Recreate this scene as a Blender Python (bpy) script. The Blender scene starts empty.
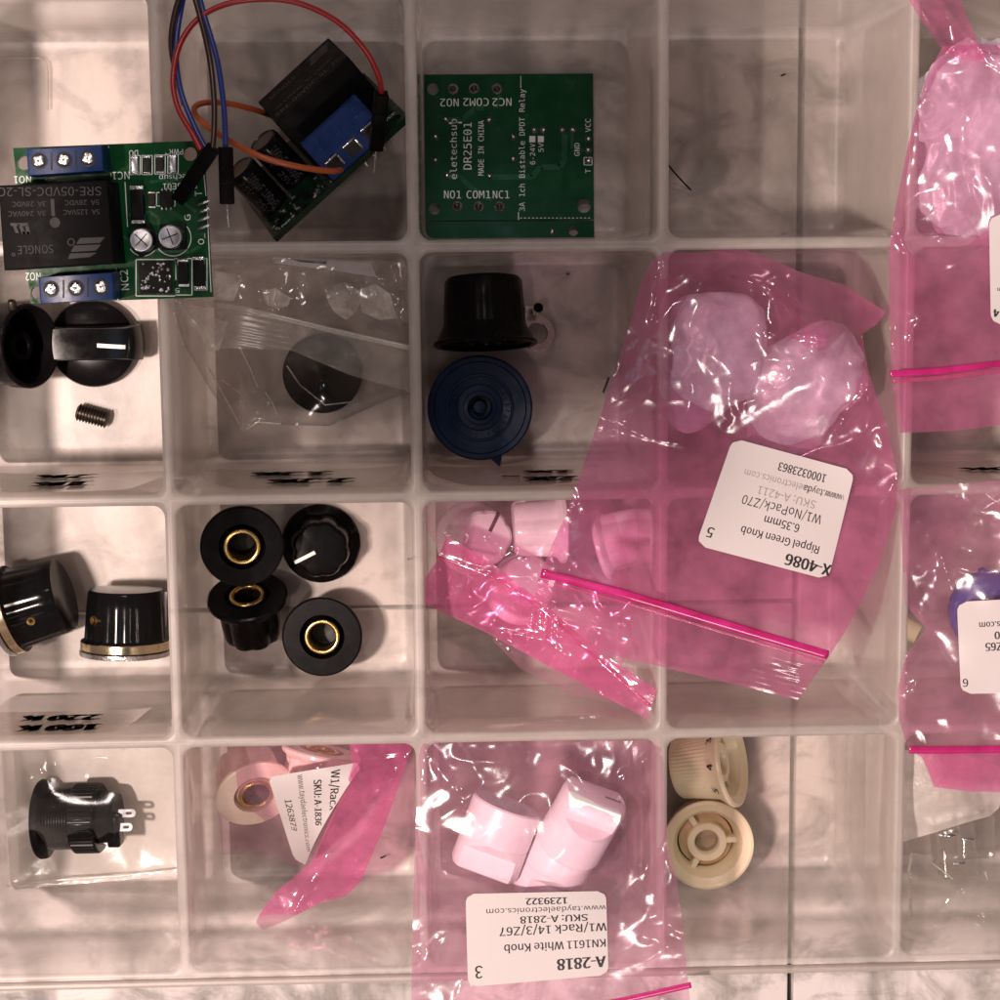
import bpy, bmesh, math, random
import numpy as np
from mathutils import Vector, Matrix, Euler, noise
from mathutils.geometry import tessellate_polygon

random.seed(7)
sc = bpy.context.scene
COL = sc.collection
sc.unit_settings.system = 'METRIC'
sc.unit_settings.scale_length = 0.01            # one unit is a centimetre
PI = math.pi

# ------------------------------------------------------------------ camera
CAM = Vector((6.543880373, -0.33193071, 50.181475152))
ROT = (-0.131887757, -0.034985672, -0.009479865)
FPX = 1807.854564
H = 6.489492938          # height of the divider tops above the compartment floors
PX, PY = 6.0, 6.042337   # compartment pitch
RM = Euler(ROT, 'XYZ').to_matrix()
RN = np.array(RM)
cd = bpy.data.cameras.new('camera'); cam = bpy.data.objects.new('camera', cd); COL.objects.link(cam)
cam.location = CAM; cam.rotation_euler = ROT
cd.sensor_width = 36; cd.lens = FPX / 1000 * 36; cd.clip_start = 0.5; cd.clip_end = 500
sc.camera = cam


def Pn(x, y, z):
    x = np.asarray(x, float); y = np.asarray(y, float); z = np.asarray(z, float) + 0 * x
    d = np.stack([(x - 500) / FPX, -(y - 500) / FPX, -np.ones_like(x)], -1) @ RN.T
    t = (z - CAM.z) / d[..., 2]
    return np.array(CAM) + t[..., None] * d


def P(x, y, z):
    """Point of height z (cm) that lies on the sight line through photo position x, y."""
    return Vector(Pn(x, y, z))


def SC(z):
    return FPX / (CAM.z - z)


# ------------------------------------------------------------------ objects
def tag(o, label=None, cat=None, group=None, kind=None):
    if label: o['label'] = label
    if cat: o['category'] = cat
    if group: o['group'] = group
    if kind: o['kind'] = kind
    return o


def thing(name, label, cat, loc=(0, 0, 0), group=None):
    o = bpy.data.objects.new(name, None); COL.objects.link(o)
    o.location = loc; o.empty_display_size = 0.3
    return tag(o, label, cat, group)


def link(name, me, mats, parent=None, label=None):
    o = bpy.data.objects.new(name, me); COL.objects.link(o)
    for m in (mats if isinstance(mats, (list, tuple)) else [mats]):
        me.materials.append(m)
    if parent is not None:
        o.parent = parent
        o.matrix_parent_inverse = Matrix.Translation(-parent.location)
    if label: o['label'] = label
    return o


def copy_tree(o, parent=None, skip=()):
    c = o.copy(); COL.objects.link(c)
    if parent is not None: c.parent = parent
    for ch in o.children:
        if ch.name.split('.')[0] not in skip: copy_tree(ch, c)
    return c


class MB:
    """Collects shapes into one mesh."""
    def __init__(s): s.v = []; s.f = []; s.mi = []
    def add(s, verts, faces, M=None, mi=0):
        b = len(s.v)
        s.v += [tuple(M @ Vector(p)) if M is not None else tuple(p) for p in verts]
        s.f += [tuple(i + b for i in f) for f in faces]
        s.mi += [mi] * len(faces)
        return s
    def box(s, sx, sy, sz, M=None, b=0.0, mi=0):
        """Box centred in x and y, standing on z = 0, with bevelled edges."""
        if b <= 0:
            x, y = sx / 2, sy / 2
            v = [(-x, -y, 0), (x, -y, 0), (x, y, 0), (-x, y, 0), (-x, -y, sz), (x, -y, sz), (x, y, sz), (-x, y, sz)]
            return s.add(v, [(3, 2, 1, 0), (4, 5, 6, 7), (0, 1, 5, 4), (1, 2, 6, 5), (2, 3, 7, 6), (3, 0, 4, 7)], M, mi)
        out = rrect(sx, sy, b * 1.2, 3)
        return s.rings([(out, b * .0, b), ], M, mi, top=(sz, b), bottom=b)
    def rings(s, base, M=None, mi=0, top=None, bottom=None):
        out = base[0][0]; sz, b = top
        n = len(out)
        def inset(d):
            mx = max(abs(p[0]) for p in out); my = max(abs(p[1]) for p in out)
            return [(p[0] * (1 - d / mx), p[1] * (1 - d / my)) for p in out]
        lv = [(inset(b), 0), (inset(b * .3), b * .3), (out, b), (out, sz - b), (inset(b * .3), sz - b * .3), (inset(b), sz)]
        v = [(x, y, z) for o, z in lv for x, y in o]
        f = []
        for k in range(len(lv) - 1):
            for i in range(n):
                j = (i + 1) % n
                f.append((k * n + i, k * n + j, (k + 1) * n + j, (k + 1) * n + i))
        f.append(tuple(reversed(range(n)))); f.append(tuple((len(lv) - 1) * n + i for i in range(n)))
        return s.add(v, f, M, mi)
    def lathe(s, prof, n=48, M=None, fl=None, mi=0):
        """Profile of (r, z) turned about z; fl(angle, index) scales the radius. r = 0 closes with a cap."""
        v = []; f = []; rows = []
        for k, (r, z) in enumerate(prof):
            if r <= 1e-6:
                rows.append([len(v)]); v.append((0, 0, z))
            else:
                row = []
                for i in range(n):
                    a = 2 * PI * i / n
                    q = r * (fl(a, k) if fl else 1)
                    row.append(len(v)); v.append((q * math.cos(a), q * math.sin(a), z))
                rows.append(row)
        for a, b in zip(rows, rows[1:]):
            for i in range(n):
                j = (i + 1) % n
                if len(a) == 1 and len(b) == 1: break
                if len(a) == 1: f.append((a[0], b[j], b[i]))
                elif len(b) == 1: f.append((a[i], a[j], b[0]))
                else: f.append((a[i], a[j], b[j], b[i]))
        return s.add(v, f, M, mi)
    def tube(s, pts, r, n=10, mi=0, cap=True):
        pts = [Vector(p) for p in pts]; v = []; f = []
        up = Vector((0.31, 0.2, 0.93))
        t0 = (pts[1] - pts[0]).normalized()
        nrm = (up - up.dot(t0) * t0).normalized()
        for i, p in enumerate(pts):
            t = (pts[min(i + 1, len(pts) - 1)] - pts[max(i - 1, 0)]).normalized()
            nrm = (nrm - nrm.dot(t) * t).normalized(); bn = t.cross(nrm)
            rr = float(r(i / (len(pts) - 1)) if callable(r) else r)
            for k in range(n):
                a = 2 * PI * k / n
                v.append(p + rr * (math.cos(a) * nrm + math.sin(a) * bn))
        for i in range(len(pts) - 1):
            for k in range(n):
                j = (k + 1) % n
                f.append((i * n + k, i * n + j, (i + 1) * n + j, (i + 1) * n + k))
        if cap:
            f.append(tuple(reversed(range(n)))); f.append(tuple((len(pts) - 1) * n + k for k in range(n)))
        return s.add(v, f, None, mi)
    def plate(s, outline, holes, z0, z1, M=None, mi=0):
        """Flat plate with real holes; outline and holes are loops of x, y."""
        loops = [outline] + list(holes)
        allp = [p for l in loops for p in l]
        tri = tessellate_polygon([[Vector((p[0], p[1], 0)) for p in l] for l in loops])
        n = len(allp)
        v = [(p[0], p[1], z1) for p in allp] + [(p[0], p[1], z0) for p in allp]
        f = []
        for t in tri:
            a, b, c = [Vector((allp[i][0], allp[i][1], 0)) for i in t]
            up = (b - a).cross(c - a).z > 0
            t = t if up else tuple(reversed(t))
            f.append(tuple(t)); f.append(tuple(i + n for i in reversed(t)))
        o = 0
        for li, l in enumerate(loops):
            m = len(l)
            area = sum(l[i][0] * l[(i + 1) % m][1] - l[(i + 1) % m][0] * l[i][1] for i in range(m))
            ccw = (area > 0) == (li == 0)
            for i in range(m):
                j = (i + 1) % m
                q = (o + i, o + i + n, o + j + n, o + j)
                f.append(q if ccw is False else tuple(reversed(q)))
            o += m
        return s.add(v, f, M, mi)
    def build(s, name, mats, parent=None, smooth=None, label=None):
        me = bpy.data.meshes.new(name)
        me.from_pydata(s.v, [], s.f)
        if any(s.mi): me.polygons.foreach_set('material_index', s.mi)
        if smooth is not None:
            me.polygons.foreach_set('use_smooth', [True] * len(me.polygons))
            if smooth < 180: me.set_sharp_from_angle(angle=math.radians(smooth))
        me.update()
        return link(name, me, mats, parent, label)


def rrect(sx, sy, r, n=4):
    r = min(r, sx / 2 - 1e-4, sy / 2 - 1e-4); out = []
    for cx, cy, a0 in ((sx / 2 - r, sy / 2 - r, 0), (-sx / 2 + r, sy / 2 - r, 90), (-sx / 2 + r, -sy / 2 + r, 180), (sx / 2 - r, -sy / 2 + r, 270)):
        for k in range(n + 1):
            a = math.radians(a0 + 90 * k / n)
            out.append((cx + r * math.cos(a), cy + r * math.sin(a)))
    return out


def circ(cx, cy, r, n=20):
    return [(cx + r * math.cos(2 * PI * k / n), cy + r * math.sin(2 * PI * k / n)) for k in range(n)]


def frame(loc, axis, roll=0.0, side=None):
    """Matrix whose z runs along axis."""
    z = Vector(axis).normalized()
    x = Vector(side) if side is not None else (Vector((1, 0, 0)) if abs(z.x) < .9 else Vector((0, 1, 0)))
    x = (x - x.dot(z) * z).normalized(); y = z.cross(x)
    M = Matrix((x, y, z)).transposed().to_4x4(); M.translation = Vector(loc)
    return M @ Matrix.Rotation(roll, 4, 'Z')


def spline(pts, n=14):
    pts = [Vector(p) for p in pts]; q = [2 * pts[0] - pts[1]] + pts + [2 * pts[-1] - pts[-2]]; out = []
    for i in range(1, len(q) - 2):
        a, b, c, d = q[i - 1:i + 3]
        for k in range(n):
            t = k / n
            out.append(0.5 * (2 * b + (c - a) * t + (2 * a - 5 * b + 4 * c - d) * t * t + (3 * b - a - 3 * c + d) * t ** 3))
    out.append(pts[-1]); return out


def pprism(mb, px, z0, z1, mi=0, bev=0.0):
    """Upright prism whose TOP outline is seen at the photo positions px."""
    top = [P(x, y, z1) for x, y in px]
    c = sum(top, Vector()) / len(top)
    n = len(top)
    lv = [(0, z0), (0, z1)] if bev <= 0 else [(0, z0), (0, z1 - bev), (bev * .35, z1 - bev * .3), (bev, z1)]
    v = []
    for d, z in lv:
        for p in top:
            k = (p - c); L = k.length
            q = c + k * (1 - 1.3 * d / L)
            v.append((q.x, q.y, z))
    f = []
    for k in range(len(lv) - 1):
        for i in range(n):
            j = (i + 1) % n
            f.append((k * n + i, k * n + j, (k + 1) * n + j, (k + 1) * n + i))
    f.append(tuple((len(lv) - 1) * n + i for i in range(n))); f.append(tuple(reversed(range(n))))
    a = sum(top[i].x * top[(i + 1) % n].y - top[(i + 1) % n].x * top[i].y for i in range(n))
    if a < 0: f = [tuple(reversed(t)) for t in f]
    return mb.add(v, f, None, mi)


def quadpx(corners):
    """Map u, v in 0..1 to photo positions inside four corners (top left, top right, bottom right, bottom left)."""
    a, b, c, d = [np.array(p, float) for p in corners]
    def f(u, v):
        u = np.asarray(u, float)[..., None]; v = np.asarray(v, float)[..., None]
        return (a * (1 - u) + b * u) * (1 - v) + (d * (1 - u) + c * u) * v
    return f


# ------------------------------------------------------------------ lettering
_tc = {}
def bundled(fn):
    """One of Blender's own interface fonts, else its built-in face."""
    import os
    try: return bpy.data.fonts.load(os.path.join(bpy.utils.system_resource('DATAFILES'), 'fonts', fn))
    except Exception: return None
FONTS = {'sans': bundled('Noto Sans CJK Regular.woff2'), 'mono': bundled('DejaVuSansMono.woff2')}
FACE = ['sans']
def glyphs(s, bold=0.0):
    k = (s, bold, FACE[0])
    if k in _tc: return _tc[k]
    cu = bpy.data.curves.new('t', 'FONT'); cu.body = s; cu.size = 1; cu.offset = bold; cu.resolution_u = 3
    cu.align_x = 'LEFT'
    if FONTS[FACE[0]]: cu.font = FONTS[FACE[0]]
    o = bpy.data.objects.new('t', cu); COL.objects.link(o)
    dg = bpy.context.evaluated_depsgraph_get(); dg.update()
    me = bpy.data.meshes.new_from_object(o.evaluated_get(dg))
    v = np.array([w.co[:2] for w in me.vertices]) if len(me.vertices) else np.zeros((0, 2))
    f = [tuple(p.vertices) for p in me.polygons]
    bpy.data.objects.remove(o); bpy.data.curves.remove(cu); bpy.data.meshes.remove(me)
    _tc[k] = (v, f); return v, f


def letters(mb, s, fn, h, w=None, bold=0.0, mi=0, anchor='c', ys=1.0):
    """Adds the writing s: fn(x, y) maps local x (reading direction), y (up) to a point; h is capital height, w the full width."""
    v, f = glyphs(s)
    if not len(v): return
    x0, x1 = v[:, 0].min(), v[:, 0].max()
    hv_ = glyphs('H')[0]; CAP = hv_[:, 1].max() - hv_[:, 1].min()
    k = h / CAP
    kx = k if w is None else w / (x1 - x0)
    x = (v[:, 0] - (x0 + x1) / 2) * kx if anchor == 'c' else (v[:, 0] - x0) * kx
    y = (v[:, 1] - hv_[:, 1].min() - CAP / 2) * k
    for o_ in ((0,) if bold < .008 else (-.55, .55) if bold < .04 else (-.95, -.7, -.35, 0, .35, .7, .95)):
        mb.add([fn(a + o_ * bold * k, b + o_ * (.5 if bold > .04 else 0) * bold * k) for a, b in zip(x, y)], f, None, mi)


def text_px(mb, s, cx, cy, h, ang, z, w=None, bold=0.0, mi=0):
    """Flat writing at height z, centred at photo position cx, cy; h and w in photo pixels, ang anticlockwise degrees."""
    a = math.radians(ang)
    def fn(x, y):
        px = cx + x * math.cos(a) - y * math.sin(a)
        py = cy - (x * math.sin(a) + y * math.cos(a))
        return P(px, py, z)
    letters(mb, s, fn, h, w, 0.0, mi)


# ------------------------------------------------------------------ materials
def nodes(name):
    m = bpy.data.materials.new(name); m.use_nodes = True
    nt = m.node_tree; nt.nodes.clear()
    out = nt.nodes.new('ShaderNodeOutputMaterial')
    N = lambda t, **k: _set(nt.nodes.new(t), k)
    L = nt.links.new
    return m, nt, out, N, L


def _set(n, k):
    for a, b in k.items():
        if a in n.inputs: n.inputs[a].default_value = b
        else: setattr(n, a, b)
    return n


def c4(c): return (c[0], c[1], c[2], 1)


def solid(name, c, rough=.4, metal=0.0, spec=.5, bump=0.0, bscale=30, var=0.0, rvar=.12, coat=0.0):
    m, nt, out, N, L = nodes(name)
    b = N('ShaderNodeBsdfPrincipled'); L(b.outputs[0], out.inputs[0])
    b.inputs['Base Color'].default_value = c4(c); b.inputs['Metallic'].default_value = metal
    b.inputs['Specular IOR Level'].default_value = spec; b.inputs['Coat Weight'].default_value = coat
    tc = N('ShaderNodeTexCoord')
    nz = N('ShaderNodeTexNoise', Scale=2.3, Detail=6.0, Roughness=.65); L(tc.outputs['Object'], nz.inputs['Vector'])
    mr = N('ShaderNodeMapRange'); L(nz.outputs[0], mr.inputs[0])
    mr.inputs[1].default_value = .3; mr.inputs[2].default_value = .7
    mr.inputs[3].default_value = max(.03, rough - rvar); mr.inputs[4].default_value = rough + rvar
    L(mr.outputs[0], b.inputs['Roughness'])
    if var:
        mx = N('ShaderNodeMix', data_type='RGBA'); L(nz.outputs[0], mx.inputs[0])
        mx.inputs[6].default_value = c4([v * (1 - var) for v in c]); mx.inputs[7].default_value = c4([min(1, v * (1 + var)) for v in c])
        L(mx.outputs[2], b.inputs['Base Color'])
    if bump:
        n2 = N('ShaderNodeTexNoise', Scale=bscale, Detail=3.0); L(tc.outputs['Object'], n2.inputs['Vector'])
        bp = N('ShaderNodeBump', Strength=bump, Distance=.05); L(n2.outputs[0], bp.inputs['Height']); L(bp.outputs[0], b.inputs['Normal'])
    return m


def film(name, tint, scat, sfac=.1, rough=.1, f0=.05, graze=0.0, bump=.15, bscale=9, cloudy=.5):
    """Thin plastic sheet: clear tint, a little milky scatter, a glossy skin that grows towards grazing angles."""
    m, nt, out, N, L = nodes(name)
    tr = N('ShaderNodeBsdfTransparent'); tr.inputs[0].default_value = c4(tint)
    df = N('ShaderNodeBsdfDiffuse'); df.inputs[0].default_value = c4(scat)
    tl = N('ShaderNodeBsdfTranslucent'); tl.inputs[0].default_value = c4(scat)
    mm = N('ShaderNodeMixShader'); mm.inputs[0].default_value = .45; L(df.outputs[0], mm.inputs[1]); L(tl.outputs[0], mm.inputs[2])
    lw = N('ShaderNodeLayerWeight', Blend=.5)
    tc = N('ShaderNodeTexCoord')
    nz = N('ShaderNodeTexNoise', Scale=1.6, Detail=5.0, Roughness=.6); L(tc.outputs['Object'], nz.inputs['Vector'])
    mr = N('ShaderNodeMapRange'); L(nz.outputs[0], mr.inputs[0])
    mr.inputs[1].default_value = .3; mr.inputs[2].default_value = .7; mr.inputs[3].default_value = sfac * (1 - cloudy); mr.inputs[4].default_value = sfac * (1 + cloudy)
    g = N('ShaderNodeMath', operation='POWER'); L(lw.outputs['Facing'], g.inputs[0]); g.inputs[1].default_value = 1.6
    g2 = N('ShaderNodeMath', operation='MULTIPLY_ADD'); L(g.outputs[0], g2.inputs[0]); g2.inputs[1].default_value = graze; L(mr.outputs[0], g2.inputs[2])
    g2.use_clamp = True
    ms = N('ShaderNodeMixShader'); L(g2.outputs[0], ms.inputs[0]); L(tr.outputs[0], ms.inputs[1]); L(mm.outputs[0], ms.inputs[2])
    gl = N('ShaderNodeBsdfGlossy'); gl.inputs['Roughness'].default_value = rough; gl.inputs[0].default_value = (1, 1, 1, 1)
    p5 = N('ShaderNodeMath', operation='POWER'); L(lw.outputs['Facing'], p5.inputs[0]); p5.inputs[1].default_value = 5
    fr = N('ShaderNodeMath', operation='MULTIPLY_ADD'); L(p5.outputs[0], fr.inputs[0]); fr.inputs[1].default_value = 1 - f0; fr.inputs[2].default_value = f0
    mf = N('ShaderNodeMixShader'); L(fr.outputs[0], mf.inputs[0]); L(ms.outputs[0], mf.inputs[1]); L(gl.outputs[0], mf.inputs[2])
    if bump:
        n2 = N('ShaderNodeTexNoise', Scale=bscale, Detail=3.0, Distortion=.4); L(tc.outputs['Object'], n2.inputs['Vector'])
        bp = N('ShaderNodeBump', Strength=bump, Distance=.04); L(n2.outputs[0], bp.inputs['Height']); L(bp.outputs[0], gl.inputs['Normal'])
    L(mf.outputs[0], out.inputs[0])
    return m


def wood_mat():
    m, nt, out, N, L = nodes('whitewashed_wood')
    b = N('ShaderNodeBsdfPrincipled'); L(b.outputs[0], out.inputs[0])
    tc = N('ShaderNodeTexCoord')
    mp = N('ShaderNodeMapping'); L(tc.outputs['Object'], mp.inputs[0]); mp.inputs['Scale'].default_value = (.55, .22, .5)
    n1 = N('ShaderNodeTexNoise', Scale=1.0, Detail=6.0, Roughness=.55, Distortion=.5); L(mp.outputs[0], n1.inputs['Vector'])
    r1 = N('ShaderNodeValToRGB'); L(n1.outputs[0], r1.inputs[0])
    e = r1.color_ramp.elements
    e[0].position = .34; e[0].color = (.22, .20, .19, 1); e[1].position = .56; e[1].color = (.63, .572, .56, 1)
    # grey smudges in short strokes across the boards
    mp2 = N('ShaderNodeMapping'); L(tc.outputs['Object'], mp2.inputs[0]); mp2.inputs['Scale'].default_value = (.42, .62, 1)
    n2 = N('ShaderNodeTexNoise', Scale=1.0, Detail=6.0, Roughness=.66, Distortion=.7); L(mp2.outputs[0], n2.inputs['Vector'])
    r2 = N('ShaderNodeMapRange'); L(n2.outputs[0], r2.inputs[0]); r2.inputs[1].default_value = .47; r2.inputs[2].default_value = .66; r2.inputs[4].default_value = .85
    mx = N('ShaderNodeMix', data_type='RGBA'); L(r2.outputs[0], mx.inputs[0]); L(r1.outputs[0], mx.inputs[6]); mx.inputs[7].default_value = (.13, .118, .108, 1)
    # specks
    n3 = N('ShaderNodeTexNoise', Scale=9, Detail=4.0, Roughness=.8, Distortion=.9); L(tc.outputs['Object'], n3.inputs['Vector'])
    r3 = N('ShaderNodeMapRange'); L(n3.outputs[0], r3.inputs[0]); r3.inputs[1].default_value = .66; r3.inputs[2].default_value = .74; r3.inputs[4].default_value = .65
    mx2 = N('ShaderNodeMix', data_type='RGBA'); L(r3.outputs[0], mx2.inputs[0]); L(mx.outputs[2], mx2.inputs[6]); mx2.inputs[7].default_value = (.1, .085, .075, 1)
    L(mx2.outputs[2], b.inputs['Base Color'])
    b.inputs['Roughness'].default_value = .5
    bp = N('ShaderNodeBump', Strength=.3, Distance=.05); L(n1.outputs[0], bp.inputs['Height']); L(bp.outputs[0], b.inputs['Normal'])
    return m


M = {}
M['wood'] = wood_mat()
M['gap'] = solid('dark_gap', (.03, .022, .018), .9)
M['tray'] = film('frosted_tray', (.97, .955, .94), (.83, .755, .70), .30, .11, .03, .55, .05, 14, .12)
M['tray_floor'] = film('frosted_floor', (.97, .955, .94), (.83, .755, .70), .30, .34, .02, .3, .05, 14, .12)
M['tray_rim'] = film('tray_rim', (.92, .9, .88), (.68, .62, .58), .55, .42, .03, .3, .05, 14, .12)
M['pink'] = film('pink_film', (.968, .755, .885), (.81, .29, .48), .16, .16, .045, .12, .06, 5)
M['pink_pale'] = film('pale_pink_film', (.972, .86, .925), (.87, .38, .57), .125, .16, .045, .14, .06, 5)
M['blush'] = film('blush_film', (.97, .855, .92), (.87, .45, .61), .10, .16, .045, .14, .06, 5)
M['pink_deep'] = film('deep_pink_film', (.95, .65, .81), (.86, .22, .45), .27, .14, .05, .2, .05, 5)
M['magenta'] = film('magenta_zip', (.85, .18, .52), (.75, .04, .32), .6, .2, .06, .2, 0)
M['clear'] = film('clear_film', (.988, .984, .98), (.8, .77, .73), .004, .14, .04, .1, .05, 5)
M['clear_fold'] = film('clear_fold_film', (.95, .945, .93), (.88, .84, .78), .42, .24, .08, .3, .3, 4, .9)  # milky film: bright glare on bag folds put into its scatter colour
M['clear_zip'] = film('clear_zip_film', (.955, .95, .94), (.82, .78, .72), .18, .30, .05, .15, .1, 5)
M['milky'] = film('milky_wrapper', (.86, .89, .89), (.90, .95, .97), .6, .36, .05, .35, .3, 6, .35)
M['foam'] = film('foam_sheet', (.9, .88, .85), (.86, .8, .75), .62, .35, .04, .2, .8, 16, .2)
M['backing'] = film('white_bag_back', (.9, .88, .86), (.93, .88, .84), .86, .2, .05, .2, .1, 6, .1)
M['tape'] = film('label_tape', (.95, .92, .88), (.82, .73, .65), .42, .18, .05, .1, .1, 8, .2)
M['clear_block'] = film('clear_acrylic', (.93, .92, .91), (.7, .66, .63), .1, .04, .09, .3, 0)
M['label'] = solid('label_paper', (.50, .455, .46), .4, spec=.3, bump=.04, bscale=8, rvar=.06)
M['ink'] = solid('black_ink', (.012, .01, .01), .5)
M['ink_worn'] = solid('worn_ink', (.24, .22, .215), .5)
M['marker'] = solid('marker_ink', (.016, .013, .013), .45)
M['black'] = solid('black_plastic', (.0045, .004, .0045), .24, spec=.09, rvar=.06, bump=.03, bscale=40)
M['black_matte'] = solid('matte_black_plastic', (.0035, .003, .003), .5, spec=.05, bump=.06, bscale=30)
M['black_gloss'] = solid('glossy_black_plastic', (.004, .004, .0045), .16, spec=.16, rvar=.06)
M['navy_sheen'] = solid('blue_black_plastic', (.004, .012, .036), .36, spec=.16, bump=.05, bscale=40)  # black plastic; the cool reflection is put into its blue base
M['case'] = solid('relay_case', (.006, .0055, .006), .5, spec=.06, bump=.03, bscale=60)
M['grey_print'] = solid('grey_print', (.07, .068, .072), .6, spec=.05)
M['dim_print'] = solid('dim_print', (.028, .027, .028), .5)
M['white_paint'] = solid('white_paint', (.8, .79, .77), .45)
M['white'] = solid('white_plastic', (.78, .74, .75), .28, var=.03)
M['cream'] = solid('cream_plastic', (.88, .80, .55), .34, var=.05)
M['cream_dark'] = solid('aged_cream_plastic', (.68, .50, .29), .4, var=.12)  # deeper cream, used for the well floor
M['cream_hole'] = solid('cream_bore', (.55, .46, .31), .5)
M['peach'] = solid('peach_plastic', (.90, .72, .62), .3, var=.03)
M['greygreen'] = solid('grey_green_plastic', (.20, .235, .22), .35)
M['blue'] = solid('blue_plastic', (.022, .045, .21), .32)
M['term_blue'] = solid('terminal_blue', (.006, .026, .12), .33, spec=.35, var=.1, bump=.03)
M['pcb'] = solid('green_board', (.004, .054, .016), .2, spec=.25, var=.3, rvar=.1)
M['pcb_dark'] = solid('dark_green_board', (.003, .016, .008), .3, spec=.3, var=.3)
M['trace'] = solid('green_track', (.008, .082, .030), .3, spec=.3)
M['silk'] = solid('silkscreen', (.72, .78, .76), .55)
M['brass'] = solid('brass', (.62, .43, .16), .26, 1.0)
M['steel'] = solid('steel', (.62, .62, .63), .24, 1.0, bump=.3, bscale=14)
M['tin'] = solid('solder', (.52, .52, .53), .28, 1.0, bump=.4, bscale=18)
M['alu'] = solid('aluminium_can', (.38, .39, .42), .36, 1.0)
M['bore'] = solid('dark_bore', (.006, .005, .004), .6)
M['dark_steel'] = solid('blackened_steel', (.045, .035, .028), .38, .7, bump=.1)
M['chip'] = solid('chip_black', (.006, .006, .006), .4, spec=.1)
M['smd'] = solid('chip_body', (.02, .018, .016), .5, spec=.2)
for k, c in dict(red=(.30, .010, .014), blue_wire=(.018, .035, .20), brown=(.028, .010, .006), orange=(.36, .075, .020)).items():
    M['wire_' + k] = solid('wire_' + k, c, .38, rvar=.08)

# ------------------------------------------------------------------ the table under the box
ZT = -0.22
wd = MB()
xs = [P(805, 0, ZT).x, P(788, 1000, ZT).x]
vx = sum(xs) / 2; hy = P(600, 604, ZT).y; lx = -40
gw = .085
def board(x0, x1, y0, y1):
    Mx = Matrix.Translation(((x0 + x1) / 2, (y0 + y1) / 2, ZT - 1.8))
    wd.box(x1 - x0, y1 - y0, 1.8, Mx, .035)
board(lx, vx - gw, hy + .06, 40)
board(lx, vx - gw, -60, hy - .06)
board(vx + gw, vx + 24, -60, 40)
board(vx + 24.1, vx + 50, -60, 40)
board(lx - 24, lx - .06, -60, 40)
board(lx - 50, lx - 24.1, -60, 40)
tag(wd.build('table_surface', M['wood'], smooth=30), kind='structure')
g = MB(); g.box(110, 110, .3, Matrix.Translation((6, -10, ZT - 2.2)))
tag(g.build('ground', M['gap']), kind='structure')

# ------------------------------------------------------------------ the organizer box
box = thing('organizer_box', 'frosted clear plastic organizer box with open compartments on whitewashed boards', 'organizer box', (9, -6, 0))
def pocket(step=False):
    hx, hy_ = PX / 2, PY / 2
    mb = MB()
    n = 6; gap = .135; r = .3
    def ring(d, rr):
        return rrect(PX - 2 * d, PY - 2 * d, rr, n)
    out = []
    base = ring(gap, r)
    for cx, cy, a0 in ((hx - gap - r, hy_ - gap - r, 0), (-hx + gap + r, hy_ - gap - r, 90), (-hx + gap + r, -hy_ + gap + r, 180), (hx - gap - r, -hy_ + gap + r, 270)):
        for k in range(n + 1):
            a = math.radians(a0 + 90 * k / n); R = (gap + r) * 1.4143
            out.append((max(-hx, min(hx, cx + R * math.cos(a))), max(-hy_, min(hy_, cy + R * math.sin(a)))))
    # an even count with the corner itself in it
    lv = [(out, H), (ring(gap * .35, r * .7), H + .005), (ring(gap * .8, r), H - .03), (ring(gap, r), H - .09)]
    wall = [(gap + .02, H - 1.5), (gap + .035, H * .6)]
    if step: wall += [(gap + .04, 3.15), (gap + .09, 3.07)]
    wall += [(gap + (.12 if step else .075), .34), (gap + .13, .16), (gap + .22, .06), (gap + .36, .012), (gap + .6, 0)]
    lv += [(ring(d, r), z) for d, z in wall]
    N_ = len(out); v = []; f = []; mi = []
    for o, z in lv: v += [(x, y, z) for x, y in o]
    for k in range(len(lv) - 1):
        for i in range(N_):
            j = (i + 1) % N_
            f.append((k * N_ + i, k * N_ + j, (k + 1) * N_ + j, (k + 1) * N_ + i)); mi.append(1 if k < 3 else 2 if k >= len(lv) - 5 else 0)
    f.append(tuple((len(lv) - 1) * N_ + i for i in range(N_))); mi.append(2)
    f = [tuple(reversed(t)) for t in f]
    mb.add(v, f); mb.mi = mi
    return mb
proto = pocket().build('compartment', [M['tray'], M['tray_rim'], M['tray_floor']], box, smooth=50)
proto4 = None
for j in range(4):
    for i in range(-1, 4):
        if j == 3:
            if proto4 is None:
                o = proto4 = pocket(True).build('compartment', [M['tray'], M['tray_rim'], M['tray_floor']], box, smooth=50)
            else: o = proto4.copy(); COL.objects.link(o)
        elif (i, j) == (-1, 0): o = proto
        else: o = proto.copy(); COL.objects.link(o)
        o.location = (i * PX + PX / 2, PY / 2 - j * PY, 0)
YB = -3 * PY
# outer lip along the front edge, outside the wall
lip = MB()
y1 = P(500, 974.5, 5.6).y; y2 = P(500, 981, 5.6).y
for (ya, yb, za, zb) in ((y1, y2, 5.3, 5.6),):
    lip.box(34, ya - yb, zb - za, Matrix.Translation((9, (ya + yb) / 2, za)), .08)
lip.build('lip', M['tray_rim'], box, smooth=40)
# embossed line on one compartment floor
em = MB(); em.tube([P(-20, 58, .02), P(40, 58, .02), P(46, 63, .02), P(47, 72, .02), P(47, 110, .02)], .035, 8)
em.build('embossed_line', M['tray'], box, smooth=60)

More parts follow.
